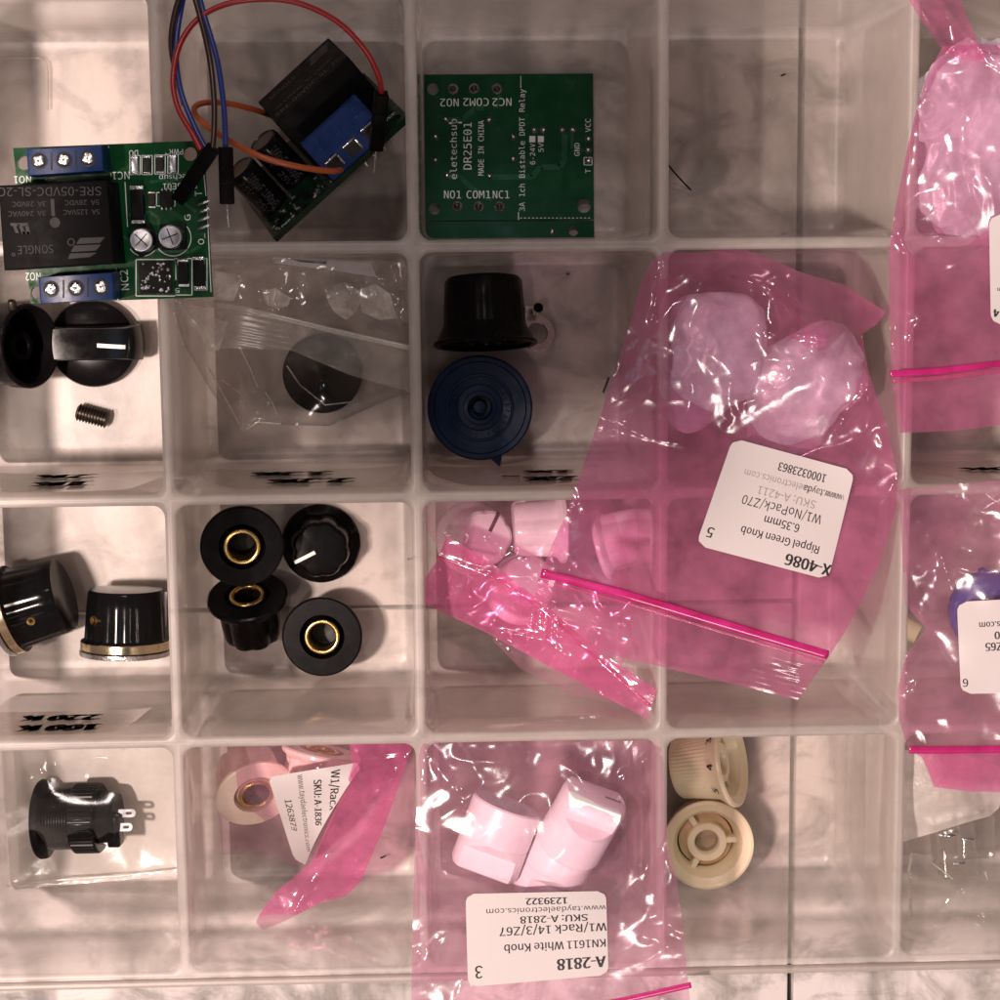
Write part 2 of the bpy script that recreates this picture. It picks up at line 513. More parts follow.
# label tapes on the sloping side of the dividers, writing upright as seen from inside
def wall_tape(j, x0, x1, z0, z1, lines, ends=(.5, .9), seed=0):
    """Clear label tape on the wall that closes row j; lines are (text, centre x, width cm, cap height cm)."""
    yw = -j * PY + .135 + .06
    rnd = random.Random(seed)
    mb = MB(); n = 26
    v = []; f = []
    for k in range(n + 1):
        u = k / n
        x = x0 + (x1 - x0) * u
        e = min(u * n / 3.0 * ends[0], (1 - u) * n / 3.0 * ends[1], 1)
        zt = z0 + (z1 - z0) * (.35 + .65 * math.sqrt(max(0, e)))
        curl = .10 * max(0, 1 - 4 * u) ** 2 + .16 * max(0, 4 * u - 3) ** 2
        v.append((x, yw + .015 + curl * .4, z0)); v.append((x, yw + .02 + curl + .01 * math.sin(9 * u), zt))
    for k in range(n): f.append((2 * k, 2 * k + 2, 2 * k + 3, 2 * k + 1))
    mb.add(v, f)
    t = mb.build('label_tape', M['tape'], box, smooth=180)
    w = MB()
    for s, cx, wd_, hc, zc, bold in lines:
        letters(w, s, lambda x, y: Vector((cx - x, yw + .06, zc + y)), hc, wd_, bold)
    w.build('handwriting', M['marker'], t)
    return t
def wx(x, z, j): return P(x, 490, z).x
def wall_line(s, x0, x1, j, z, h, bold=.046):
    y = {1: 490, 2: 733}[j]
    a, b = P(x0, y, z).x, P(x1, y, z).x
    return (s, (a + b) / 2, abs(b - a), h, z, bold)
wall_tape(1, P(-30, 485, 4.5).x, P(166, 485, 4.5).x, 2.2, 6.15, [wall_line('1K', 35, 86, 1, 4.95, .85), wall_line('2K', 37, 92, 1, 3.35, .75)][::1])
wall_tape(1, P(196, 485, 4.5).x, P(402, 485, 4.5).x, 2.0, 6.2, [wall_line('2.2K', 270, 350, 1, 5.0, .85), wall_line('3.3K', 254, 330, 1, 3.4, .8)], seed=2)
wall_tape(1, P(428, 485, 4.5).x, P(602, 485, 4.5).x, 2.0, 6.2, [wall_line('22K', 528, 574, 1, 5.2, .85), wall_line('33K', 526, 572, 1, 3.7, .6), wall_line('l', 490, 520, 1, 4.6, .2, .0)], seed=3)
wall_tape(2, P(-30, 725, 5).x, P(146, 725, 5).x, 3.9, 6.25, [wall_line('100 K', 20, 97, 2, 5.75, .56, .045), wall_line('220 K', 24, 99, 2, 4.75, .52, .045)], seed=4)
wall_tape(1, P(918, 485, 4.5).x, P(1060, 485, 4.5).x, 2.2, 6.15, [wall_line('10K', 962, 1030, 1, 4.4, .6)], seed=5)

# ------------------------------------------------------------------ knobs
def knob_fluted(name, label, mats, R=1.10, body=.84, Ht=1.45, lobes=8, group=None, line=True, bush=True, linemat=None):
    """Knob standing on its underside at z = 0: skirt, fluted body, domed top, brass bush in a recess below."""
    t = thing(name, label, 'knob', group=group)
    depth = .055
    def fl(a, k):
        if k < 4 or k > 11: return 1
        c = abs(math.cos(lobes * a / 2)); w = 1 - depth * 1.6 * (1 - c) ** 1.0 * (.55 if k == 4 else 1)
        return w if k < 11 else 1 - depth * .9 * (1 - c)
    prof = [(R * .56, .0), (R - .05, 0), (R, .04), (R, .13), (R * .965, .2), (body + .05, .26), (body + .01, .34), (body - .01, Ht * .55), (body - .035, Ht - .22), (body - .08, Ht - .08), (body - .16, Ht - .015), (body * .62, Ht), (body * .4, Ht + .008), (0, Ht + .01)]
    b = MB(); b.lathe(prof, 96, None, fl)
    # recess and the inner wall round the bush
    b.lathe([(R * .56, 0), (R * .55, .05), (R * .5, .4), (.505, .42), (.505, .06), (.49, .03)], 64)
    body_o = b.build('body', mats[0], t, smooth=32)
    if bush:
        q = MB(); q.lathe([(.49, .03), (.485, -.005), (.45, -.03), (.40, -.03), (.372, .0), (.365, .1), (.365, .5)], 48)
        q.build('bush', M['brass'], t, smooth=50)
        q = MB(); q.lathe([(.365, .5), (.365, .95), (.2, 1.0), (0, 1.02)], 32); q.build('bore', M['bore'], t, smooth=50)
    else:
        q = MB(); q.lathe([(.49, .03), (.36, .02), (.33, .06), (.33, .9), (0, .95)], 40); q.build('bore', mats[0], t, smooth=40)
    if line:
        q = MB()
        pts = [(.16, Ht + .006), (body * .6, Ht + .004), (body - .15, Ht - .004), (body - .05, Ht - .10)]
        v = []; f = []
        for r_, z_ in pts:
            v += [(r_, -.05, z_ + .012), (r_, .05, z_ + .012)]
        for k in range(len(pts) - 1): f.append((2 * k, 2 * k + 2, 2 * k + 3, 2 * k + 1))
        q.add(v, f); q.build('pointer_line', linemat or M['white_paint'], t)
    return t
def place(t, mtx):
    t.matrix_world = mtx; return t

GF = 'black fluted knobs with brass inserts'
kf = knob_fluted('fluted_knob', 'black fluted knob lying face down with brass ring up, beside the dark seam', (M['black'],), group=GF)
place(kf, frame(P(322, 637, 1.46), (.03, -.02, -1)))
k2 = copy_tree(kf); k2['label'] = 'black fluted knob lying face down with brass ring, propped on another knob'
place(k2, frame(P(242, 547, 2.75), (-.10, .12, -1)))
k3 = copy_tree(kf); k3['label'] = 'black fluted knob lying on its side, half under a face-down knob'
place(k3, frame(P(247, 595, 1.40), (.05, -.89, -.46), .35))
# the one face up has a white pointer line and a rounder dome
k4 = copy_tree(kf); k4['label'] = 'black fluted knob standing upright with a white pointer line on top'
place(k4, frame(P(321, 543, .02), (.05, .03, 1), math.radians(206)))

GW = 'white fluted knobs in the folded pink bag'
kw = knob_fluted('fluted_knob', 'white fluted knob with a black pointer line facing up in folded pink bag', (M['white'],), R=.98, body=.80, Ht=1.4, lobes=6, group=GW, linemat=M['ink'])
place(kw, frame(P(470, 538, 2.3), (.30, .16, .94), math.radians(62)))
for lab, p, ax, rl in (('white fluted knob lying on its side with dark open base, right of the black-lined knob', (565, 526, 2.9), (-.98, -.02, .05), .4),
                       ('white fluted knob lowest in the folded pink bag, under its zip fold', (520, 590, 2.0), (.15, .35, .9), 1.3),
                       ('white fluted knob buried in the folded pink bag beneath the big pink bag', (600, 545, 1.6), (.9, .25, .2), .2)):
    k = copy_tree(kw, skip=('pointer_line',)); k['label'] = lab; place(k, frame(P(*p), ax, rl))

# pointer (bar) knob
t = thing('pointer_knob', 'black pointer knob with raised bar and white line, above the loose set screw', 'knob', P(94, 343, 0))
b = MB(); b.lathe([(0, 0), (1.12, 0), (1.19, .06), (1.2, .3), (1.16, .42), (.95, .52), (.5, .56), (0, .57)], 72, Matrix.Translation(P(94, 343, .2) - Vector((0, 0, .2))))
b.build('skirt', M['black'], t, smooth=40)
b = MB()
oc = P(93.5, 344, 1.5)
def baro(s, L0, L1):
    o = []
    for sgn in (1, -1):
        for k in range(-6, 7):
            yy = .45 * k / 6 * s
            o.append((sgn * (L1 if sgn > 0 else L0) * math.sqrt(max(0, 1 - (yy / 1.5) ** 2)), yy * sgn))
    return o
lv = [(baro(1.08, 1.22, 1.19), .4), (baro(1.0, 1.2, 1.12), 1.2), (baro(.95, 1.17, 1.02), 1.40), (baro(.88, 1.1, .86), 1.47)]
v = [(oc.x + x, oc.y + y, z) for o, z in lv for x, y in o]; n = len(lv[0][0]); f = []
for k in range(len(lv) - 1):
    for i in range(n):
        j = (i + 1) % n; f.append((k * n + i, k * n + j, (k + 1) * n + j, (k + 1) * n + i))
f.append(tuple((len(lv) - 1) * n + i for i in range(n)))
b.add(v, f); bar = b.build('pointer_bar', M['black_gloss'], t, smooth=35)
b = MB(); pl = [(97, 345.5, 1.48), (122, 347, 1.48), (126, 347, 1.45), (132, 346, 1.30)]
v = []; f = []
for x, y, z in pl: v += [tuple(P(x, y - 2, z + .015)), tuple(P(x, y + 2, z + .015))]
for k in range(3): f.append((2 * k, 2 * k + 1, 2 * k + 3, 2 * k + 2))
b.add(v, f); b.build('pointer_line', M['white_paint'], t)

# hollow knob at the left edge
t = thing('hollow_knob', 'black hollow knob lying on its side, open end toward the pointer knob', 'knob', P(15, 345, 0))
Mx = frame(P(31, 346, 1.95), (.83, .02, .5))
b = MB(); b.lathe([(0, -2.2), (.9, -2.2), (1.0, -2.1), (1.03, -1.0), (1.05, -.55), (1.1, -.5), (1.12, -.05), (1.08, 0), (1.0, 0), (.95, -.06), (.93, -1.2), (.4, -1.25), (0, -1.25)], 64, Mx)
b.build('shell', M['black'], t, smooth=40)
b = MB(); b.lathe([(.42, -1.25), (.42, -.35), (.38, -.3), (.25, -.3), (.22, -.35), (.22, -1.2), (0, -1.2)], 32, Mx); b.build('boss', M['black_matte'], t, smooth=40)
b = MB()
for a in (0.4, 2.5, 4.6):
    b = MB(); b.box(.14, .5, .75, Mx @ Matrix.Rotation(a, 4, 'Z') @ Matrix.Translation((0, .67, -1.25)), .02); b.build('rib', M['black_matte'], t, smooth=40)
b = MB(); b.lathe([(0, 0), (.11, 0), (.12, .03), (.12, .2), (.1, .24), (.05, .24), (.05, .1), (0, .1)], 20, frame(P(12, 309, 2.3), (.1, .9, .4)))
b.build('set_screw', M['dark_steel'], t, smooth=40)

# loose set screw
a, c = P(77, 411.5, .24), P(108, 420, .24)
ax = (c - a); Ln = ax.length
prof = [(0, .08), (.09, .08), (.1, 0), (.17, 0)]
z = .03
while z < Ln - .05:
    prof += [(.20, z), (.245, z + .022), (.245, z + .035), (.20, z + .06)]; z += .085
prof += [(.17, Ln), (0, Ln)]
b = MB(); b.lathe(prof, 28, frame(a, ax))
tag(b.build('set_screw', M['dark_steel'], smooth=30), 'blackened threaded set screw lying loose on the compartment floor', 'screw')

# two banded knobs
def banded(label):
    t = thing('banded_knob', label, 'knob', group='black knobs with a metal band round the base')
    L = 20
    def fl(a, k):
        if k < 5 or k > 8: return 1
        return 1 - .022 * (1 - abs(math.cos(L * a / 2)))
    b = MB(); b.lathe([(0, .3), (.8, .3), (.9, .02), (1.17, .0), (1.2, .1), (1.2, .34), (1.12, .42), (1.1, .7), (1.06, 1.3), (1.03, 1.66), (.98, 1.74), (.6, 1.76), (0, 1.76)], 120, None, fl)
    b.build('body', M['black_gloss'], t, smooth=35)
    b = MB(); b.lathe([(1.205, .11), (1.225, .13), (1.225, .33), (1.205, .35)], 72); b.build('metal_band', M['brass_pale'], t, smooth=40)
    b = MB(); b.lathe([(1.0, -.05), (1.24, -.05), (1.25, .0), (1.25, .07), (1.2, .09), (1.1, .09)], 72); b.build('base_ring', M['steel'], t, smooth=40)
    b = MB(); b.lathe([(0, 1.075), (.04, 1.075), (.06, 1.13), (.115, 1.14), (.13, 1.1), (.13, 1.0)], 24, frame((0, 0, .98), (1, 0, 0)) @ Matrix.Translation((0, 0, 0)))
    b.build('set_screw', M['brass'], t, smooth=40)
    b = MB(); b.box(.06, .035, .95, frame((0, 0, 0), (0, 0, 1)) @ Matrix.Rotation(2.3, 4, 'Z') @ Matrix.Translation((1.065, 0, .72)), 0)
    b.build('pointer_line', M['white_paint'], t)
    return t
M['brass_pale'] = solid('pale_brass', (.74, .62, .42), .2, 1.0)
kb = banded('black metal-banded knob on its side, cut off by the left edge, brass screw showing')
place(kb, frame(P(4, 612, 1.26), (.955, .27, .05), 0, side=(.1, .0, 1)) @ Matrix.Rotation(.25, 4, 'Z'))
kb2 = copy_tree(kb); kb2['label'] = 'black metal-banded knob on its side against the divider, gold band at its foot'
place(kb2, frame(P(126, 652, 1.27), (.03, .99, -.05), 0, side=(-.62, 0, .75)) @ Matrix.Rotation(-.02, 4, 'Z'))

# skirted knobs in the middle compartment
def skirted(label, mat, name='skirted_knob'):
    t = thing(name, label, 'knob', group='black skirted knobs')
    L = 28
    def fl(a, k): return 1 - (.012 * (1 - abs(math.cos(L * a / 2))) if 5 <= k <= 7 else 0)
    b = MB(); b.lathe([(1.25, .02), (1.36, 0), (1.41, .04), (1.41, .09), (1.30, .18), (1.14, .52), (1.11, .62), (1.08, 1.2), (1.05, 1.72), (.98, 1.83), (.8, 1.85), (.4, 1.83), (0, 1.82)], 112, None, fl)
    b.build('body', mat, t, smooth=32)
    b = MB()
    b.lathe([(1.25, .02), (1.22, .08), (.92, .13), (.90, .09), (.86, .09), (.84, .15), (.62, .2), (.6, .14), (.46, .13), (.44, .06), (.34, .05), (.32, .12), (.31, .5), (.2, .52), (.16, .3), (0, .28)], 80)
    for k in range(28):
        a = 2 * PI * k / 28
        b.box(.03, .12, .05, Matrix.Rotation(a, 4, 'Z') @ Matrix.Translation((0, .74, .13)), 0)
    b.build('underside', mat, t, smooth=32)
    b = MB(); b.add([(-.18, -1.37, .02), (.18, -1.37, .02), (.0, -1.68, .05), (-.18, -1.37, .11), (.18, -1.37, .11), (.0, -1.66, .10)], [(2, 1, 0), (3, 4, 5), (0, 1, 4, 3), (1, 2, 5, 4), (2, 0, 3, 5)])
    b.build('pointer_tip', mat, t)
    return t
ks = skirted('blue-black skirted knob lying face down, rings and pointer tip showing', M['navy_sheen'])
place(ks, frame(P(480, 408, 1.9), (0, 0, -1), side=(1, 0, 0)) @ Matrix.Rotation(math.radians(180 - 18), 4, 'Z'))
kg = skirted('black skirted knob lying on its side above the face-down one', M['black'])
place(kg, frame(P(485.5, 346, 1.36), (-.02, .985, -.16), .2))

# metal solder lug / washer beside it
Mx = frame(P(537, 333, .55), (.35, .25, .9))
b = MB(); b.lathe([(.30, 0), (.50, 0), (.515, .02), (.50, .045), (.30, .045), (.285, .02), (.30, 0)], 48, Mx)
t = thing('solder_lug', 'shiny metal ring lug tucked beside the black skirted knob', 'washer', P(537, 333, 0))
b.build('ring', M['steel'], t, smooth=40)
b = MB(); b.box(.34, .42, .045, Mx @ Matrix.Translation((-.18, .52, 0)), .01); b.build('tab', M['steel'], t, smooth=40)
b = MB(); b.lathe([(0, 0), (.13, 0), (.14, .04), (.1, .12), (0, .13)], 20, frame(P(538, 308, .65), (.3, .3, .9))); b.build('rivet', M['black_matte'], t, smooth=40)

# cream knobs
def cream(label):
    t = thing('cream_knob', label, 'knob', group='cream guitar knobs')
    def fl(a, k): return 1 - (.016 * (1 - abs(math.cos(56 * a / 2))) if k in (6, 7, 8) else 0)
    b = MB(); b.lathe([(1.05, .03), (1.10, 0), (1.17, .03), (1.18, .10), (1.12, .2), (.95, .42), (.93, .55), (.88, 1.0), (.84, 1.42), (.78, 1.5), (.4, 1.52), (0, 1.52)], 224, None, fl)
    b.build('body', M['cream'], t, smooth=32)
    b = MB()
    b.lathe([(1.05, .03), (1.0, .07), (.90, .13), (.88, .2), (.78, .34), (.74, .6), (.72, 1.2)], 72)
    b.build('inner_cone', M['cream'], t, smooth=40)
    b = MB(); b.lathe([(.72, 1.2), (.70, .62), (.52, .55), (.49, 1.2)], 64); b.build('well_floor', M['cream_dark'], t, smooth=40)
    b = MB(); b.lathe([(.52, 1.2), (.52, .34), (.5, .3), (.34, .3), (.31, .34), (.30, .5)], 64); b.build('boss', M['cream'], t, smooth=40)
    b = MB(); b.lathe([(.30, .5), (.30, .75), (0, .78)], 32); b.build('bore', M['cream_hole'], t, smooth=40)
    b = MB()
    for k in range(3):
        b = MB(); b.box(.15, .30, .5, Matrix.Rotation(2 * PI * k / 3, 4, 'Z') @ Matrix.Translation((0, .64, .36)), .02); b.build('web', M['cream'], t, smooth=40)
    w = MB()
    for k in range(10):
        a0 = 2 * PI * k / 10
        def fn(x, y, a0=a0):
            a = a0 + x / .95; r = 1.06 - (y + .02) * .55 + .035
            return Vector((r * math.cos(a), r * math.sin(a), .31 + y * .9))
        letters(w, str(10 - k), fn, .2, None, .02)
    w.build('numerals', M['marker'], t)
    return t
kc = cream('cream guitar knob lying face down with its three webs showing')
place(kc, frame(P(708.5, 846, 1.65), (.02, 0, -1), side=(1, 0, 0)) @ Matrix.Rotation(math.radians(-93), 4, 'Z') @ Matrix.Scale(1.085, 4))
kc2 = copy_tree(kc); kc2['label'] = 'cream ribbed guitar knob tipped on its side, black numerals round its skirt'
place(kc2, frame(P(734, 761, 1.5), (-.88, -.20, -.42), 0, side=(0, 1, 0)) @ Matrix.Rotation(math.radians(62), 4, 'Z') @ Matrix.Scale(1.08, 4))

# ------------------------------------------------------------------ relay module lying across the dividers
ZB = H + .06
t = thing('relay_module', 'green relay module lying across the dividers, one black relay and two blue terminal blocks', 'circuit board', P(110, 220, ZB), group='relay circuit boards')
zt = ZB + .16
def arc_px(cx, cy, r, n=20): return [(cx + r * math.cos(2 * PI * k / n), cy + r * math.sin(2 * PI * k / n)) for k in range(n)]
def plate_px(name, outline, holes, z0, z1, mats, parent):
    b = MB(); f = lambda l: [tuple(P(x, y, z1))[:2] for x, y in l]
    b.plate(f(outline), [f(h) for h in holes], z0, z1)
    return b.build(name, mats, parent)
plate_px('circuit_board', [(13, 148), (203, 140.5), (213, 297), (31, 303.5)], [arc_px(24, 163, 7), arc_px(190, 154, 7), arc_px(37, 293, 6.5), ], ZB, zt, M['pcb'], t)
b = MB(); pprism(b, [(-2, 185.5), (107, 180.5), (114, 263.5), (4, 270.5)], zt, zt + 1.55, bev=.04)
rl = b.build('relay', M['case'], t, smooth=30)
zr = zt + 1.556
b = MB()
text_px(b, 'SRE-05VDC-SL-2C', 50, 191.5, 8.6, 180.5, zr, 103)
for s, x, y, w in (('5A  28VDC', 82, 202.5, 35), ('3A  28VDC', 29, 204, 34), ('5A  125VAC', 81.5, 212, 37), ('3A  240VAC', 27, 213.5, 38)): text_px(b, s, x, y, 5, 181, zr, w)
pprism(b, [(50.5, 199), (54, 199), (55, 216), (51.5, 216)], zr - .004, zr)
text_px(b, 'SONGLE', 35.5, 249.5, 8.2, 182, zr, 36)
for q in ([(80, 238), (105, 237), (100, 243), (76, 244)], [(74, 245.5), (101, 244.5), (96, 250.5), (71, 252)], [(70, 253.5), (97, 252.5), (90, 257), (68, 259)]): pprism(b, q, zr - .004, zr)
for k in range(24):
    a0, a1 = 2 * PI * k / 24, 2 * PI * (k + 1) / 24
    for cx, cy, r0, r1 in ((71, 242, 2.8, 3.8), (13.5, 254.5, 1.0, 1.8)):
        pprism(b, [(cx + r1 * math.cos(a0), cy + r1 * math.sin(a0)), (cx + r1 * math.cos(a1), cy + r1 * math.sin(a1)), (cx + r0 * math.cos(a1), cy + r0 * math.sin(a1)), (cx + r0 * math.cos(a0), cy + r0 * math.sin(a0))], zr - .004, zr)
# the slanted double-letter approval mark, upside down like the rest
for q in ([(10, 223), (17, 223), (18, 226), (11, 226)], [(13, 226), (16, 226), (19, 233), (15.5, 233)], [(17, 223), (28, 223), (27, 226), (21, 226)], [(19, 226), (22, 226), (26, 234), (22, 234)], [(25, 226), (28, 224), (30.5, 234), (27, 234)], [(22, 231.5), (29, 231.5), (30, 234), (23, 234)]):
    pprism(b, q, zr - .004, zr)
b.build('relay_print', M['grey_print'], rl)
b = MB(); b.lathe([(0, .012), (.12, .012), (.13, 0)], 24, Matrix.Translation(P(55, 222.5, zr - .006))); b.build('vent_plug', M['bore'], rl, smooth=40)

def term_block(px, scr, openface, slots):
    b = MB(); pprism(b, px, zt, zt + .95, bev=.04)
    tb = b.build('terminal_block', M['term_blue'], t, smooth=30)
    for x0, y0, x1, y1 in slots:
        q = MB(); pprism(q, [(x0 - .9, y0), (x0 + .9, y0), (x1 + .9, y1), (x1 - .9, y1)], zt + .9, zt + .956); q.build('slot', M['bore'], tb)
    for x, y in scr:
        p = P(x, y, zt + .95)
        q = MB(); q.lathe([(.19, .008), (.17, .012), (0, .012)], 28, Matrix.Translation(p)); q.build('screw_well', M['bore'], tb, smooth=40)
        q = MB(); q.lathe([(0, .05), (.06, .055), (.12, .045), (.145, .02), (.15, 0)], 28, Matrix.Translation(p))
        a = random.random() * 3
        for k in range(2): q.box(.23, .05, .03, Matrix.Translation(p + Vector((0, 0, .045))) @ Matrix.Rotation(a + k * PI / 2, 4, 'Z'), 0)
        q.build('screw', M['tin'], tb, smooth=40)
    return tb
term_block([(26, 149), (102, 145.5), (104, 171), (28, 176)], [(39, 161), (64, 160), (88, 158.5)], None, [(51.5, 152, 51.5, 170), (76, 151, 76, 169)])
term_block([(38, 277), (113, 272), (114.5, 299.5), (40, 304)], [(51, 289), (76, 288), (101, 287)], None, [(63.5, 280, 63.5, 298), (88, 278, 88, 297)])

# electrolytic cans, seen from above
for x, y, a in ((141, 240, .5), (170, 236.5, .05)):
    c = P(x, y, zt + .62)
    q = MB(); q.box(.62, .62, .07, Matrix.Translation((c.x, c.y, zt)) @ Matrix.Rotation(a, 4, 'Z'), .02)
    cp = q.build('capacitor', M['chip'], t, smooth=40)
    q = MB(); q.lathe([(.27, .07), (.28, .1), (.26, .14), (.28, .2), (.28, .58), (.26, .62), (.23, .625), (.2, .615), (0, .615)], 40, Matrix.Translation((c.x, c.y, zt)))
    q.build('can', M['alu'], cp, smooth=40)
    q = MB()
    for k in range(2): q.box(.4, .022, .006, Matrix.Translation((c.x, c.y, zt + .616)) @ Matrix.Rotation(a + k * PI / 2 + .3, 4, 'Z'), 0)
    q.build('vent_score', M['chip'], cp)
    q = MB()
    q.lathe([(.284, .2), (.284, .57)], 40, Matrix.Translation((c.x, c.y, zt)))
    v = [p for p in q.v]; keep = [f for f in q.f if all(math.cos(math.atan2(v[i][1] - c.y, v[i][0] - c.x) - (a - .35)) > .72 for i in f)]
    q.f = keep; q.mi = [0] * len(keep); q.build('polarity_stripe', M['case'], cp, smooth=60)
def smd(name, cx, cy, w, h, hz, body, pads=True, ang=0, horiz=False, z=None, parent=None):
    z = zt if z is None else z; s = SC(z); c = P(cx, cy, z)
    Mx = Matrix.Translation(c) @ Matrix.Rotation(math.radians(ang), 4, 'Z')
    q = MB(); q.box(w / s, h / s, hz, Mx, min(.02, hz * .3))
    o = q.build(name, body, parent or t, smooth=40)
    if pads:
        p = MB()
        for sg in (1, -1):
            if horiz: p.box(w * .34 / s, h * 1.05 / s, hz * .8, Mx @ Matrix.Translation((sg * w * .46 / s, 0, 0)), .012)
            else: p.box(w * 1.05 / s, h * .3 / s, hz * .8, Mx @ Matrix.Translation((0, sg * h * .46 / s, 0)), .012)
        p.build('solder_pad', M['tin'], o, smooth=50)
    return o
smd('diode', 138.5, 205, 13, 30, .22, M['chip'], ang=1)
smd('diode', 113.5, 204, 12, 30, .22, M['chip'], ang=1)
smd('resistor', 152, 200, 7, 13, .08, M['smd'])
for x, y, bd in ((135, 165, M['alu']), (147, 165, M['smd']), (160, 164.5, M['smd']), (173, 164, M['alu'])): smd('resistor', x, y, 7, 14, .08, bd)
smd('chip', 167, 199, 13, 15, .12, M['chip'], pads=False)
for x in (162, 166.5, 171): smd('chip_leg', x, 208.5, 1.6, 3, .04, M['tin'], pads=False); smd('chip_leg', x, 190, 1.6, 3, .04, M['tin'], pads=False)
smd('transistor', 184, 273, 10, 22, .12, M['chip'], pads=True)
smd('diode', 200, 273, 11, 26, .2, M['chip'], pads=True, ang=2)
smd('resistor', 183, 262, 9, 7, .08, M['smd'], horiz=True)
# bare solder field
q = MB(); rnd = random.Random(3)
pprism(q, [(138, 262), (172, 261), (173, 293), (140, 294)], zt, zt + .03)
fd = q.build('solder_field', M['chip'], t)
q = MB()
for k in range(46):
    x = rnd.uniform(141, 170); y = rnd.uniform(263, 292); r = rnd.uniform(.6, 1.9) / 44
    q.lathe([(r, 0), (r * .8, r * .4), (0, r * .55)], 8, Matrix.Translation(P(x, y, zt + .03)) @ Matrix.Diagonal((rnd.uniform(.7, 1.6), rnd.uniform(.7, 1.6), 1, 1)))
q.build('solder_blobs', M['tin'], fd, smooth=60)
# right-angle pin row on the edge
q = MB()
for k in range(4):
    y = 203.5 + k * 8.2
    q = MB(); q.tube([P(198, y + 1, zt + .05), P(203, y - .5, zt + .13), P(209, y - 3, zt + .1)], .03, 6)
    q.build('pin', M['tin'], t, smooth=60)

q = MB(); zs = zt + .004
def strip(q, pts, w, z):
    for (x0, y0), (x1, y1) in zip(pts, pts[1:]):
        d = math.hypot(x1 - x0, y1 - y0) or 1; nx, ny = -(y1 - y0) / d * w / 2, (x1 - x0) / d * w / 2
        q.add([P(x0 + nx, y0 + ny, z), P(x1 + nx, y1 + ny, z), P(x1 - nx, y1 - ny, z), P(x0 - nx, y0 - ny, z)], [(0, 1, 2, 3)])
def boxline(q, x0, y0, x1, y1, w, z): strip(q, [(x0, y0), (x1, y0), (x1, y1), (x0, y1), (x0, y0)], w, z)
text_px(q, 'NO1', 22.5, 179.5, 7, 182, zs, 17, .02)
text_px(q, 'NC1', 121, 175.5, 7.6, 182, zs, 17, .02)
text_px(q, 'NO2', 33, 276.5, 7.6, 182, zs, 15, .02)
text_px(q, 'NC2', 124.5, 280, 7.6, 95, zs, 20, .02)
text_px(q, 'DO', 133.5, 153, 5.6, 182, zs, 9, .015)
text_px(q, 'PWR *', 174, 152, 5.6, 182, zs, 18, .015)
text_px(q, 'eletechsup', 180, 177, 5.2, 182, zs, 42, .01)
text_px(q, 'DR25E01', 180, 186, 6, 182, zs, 34, .012)
text_px(q, 'G', 187.5, 217.5, 6, 92, zs, 6, .02); text_px(q, 'T', 198.5, 193.5, 7, 92, zs, 5, .02); text_px(q, 'O_', 201, 239, 6, 92, zs, 11, .02)
text_px(q, '5', 177.5, 290.5, 4.5, 182, zs, 5.5, .015)
for x, y in ((135, 165), (147, 165), (160, 164.5), (173, 164)): boxline(q, x - 5.2, y - 9.5, x + 5.2, y + 9.5, .8, zs)
strip(q, [(125, 182), (127.5, 227)], .9, zs); strip(q, [(108.5, 146), (111, 176)], .9, zs)
boxline(q, 136, 259.5, 175, 296, .9, zs); boxline(q, 175, 258.5, 192, 295, .9, zs); strip(q, [(175, 258), (176, 280)], .9, zs)
boxline(q, 194.5, 258.5, 207, 290, .8, zs); strip(q, [(116, 268), (118, 301)], .9, zs)
boxline(q, 156.5, 192.5, 175, 206, .8, zs)
strip(q, [(207, 205), (211, 292)], .8, zs); strip(q, [(201, 143), (206, 196)], .8, zs)
for (cx, cy, r) in ((143, 241, 15), (173, 238, 18)):
    strip(q, [(cx + r * math.cos(a), cy + r * math.sin(a)) for a in np.linspace(-.7, 2.6, 20)], .8, zs)
q.build('silkscreen', M['silk'], t)
q = MB(); zq = zt + .002
for pts in ([(128, 215), (150, 212), (158, 218), (160, 232)], [(150, 182), (166, 180), (180, 200), (196, 212)], [(118, 232), (128, 240)], [(152, 250), (190, 252), (200, 246)], [(186, 172), (170, 182)]):
    q = MB(); strip(q, pts, 3, zq); q.build('track', M['trace'], t)

# ------------------------------------------------------------------ relay board face down in its compartment
z0, z1 = .05, .21
t = thing('relay_board', 'green relay board lying face down, white lettering on its solder side', 'circuit board', P(508, 157, 0), group='relay circuit boards')
thr = [(453, 89), (474, 88.5), (497, 89), (457, 206), (478.5, 206.5), (499.5, 206.5)]
plate_px('circuit_board', [(424, 74.5), (593, 73.5), (594, 219.5), (425.5, 220.5)], [arc_px(433, 89, 6), arc_px(434.5, 208.5, 6), arc_px(584, 206, 7)], z0, z1, M['pcb'], t)
plate_px('breakaway_strip', [(425.5, 221.7), (594, 220.7), (594.5, 239), (426.5, 241)], [arc_px(573.5, 231, 5)], z0, z1, M['pcb'], t)
b = MB()
for x, y in thr + [(445.5, 119.5), (489, 120), (447, 176), (489.5, 176), (435.5, 137), (435.5, 160), (513, 137), (513, 159), (534, 130), (543.5, 130), (562, 130), (572.5, 130), (588, 139), (588, 150), (588, 161), (552, 231.5)]:
    big = (x, y) in thr
    r = .13 if big else .085
    b = MB(); b.lathe([(r * 1.15, 0), (r, .03), (r * .55, .07), (r * .4, .12), (0, .125)], 18, Matrix.Translation(P(x, y, z1)))
    sj = b.build('solder_joint', M['tin'], t, smooth=50)
    if big:
        b = MB(); b.lathe([(.085, 0), (.07, .02), (0, .025)], 14, Matrix.Translation(P(x, y, z1 + .11))); b.build('lead_end', M['dark_steel'], sj, smooth=50)
q = MB(); zs = z1 + .004; FACE[0] = 'mono'
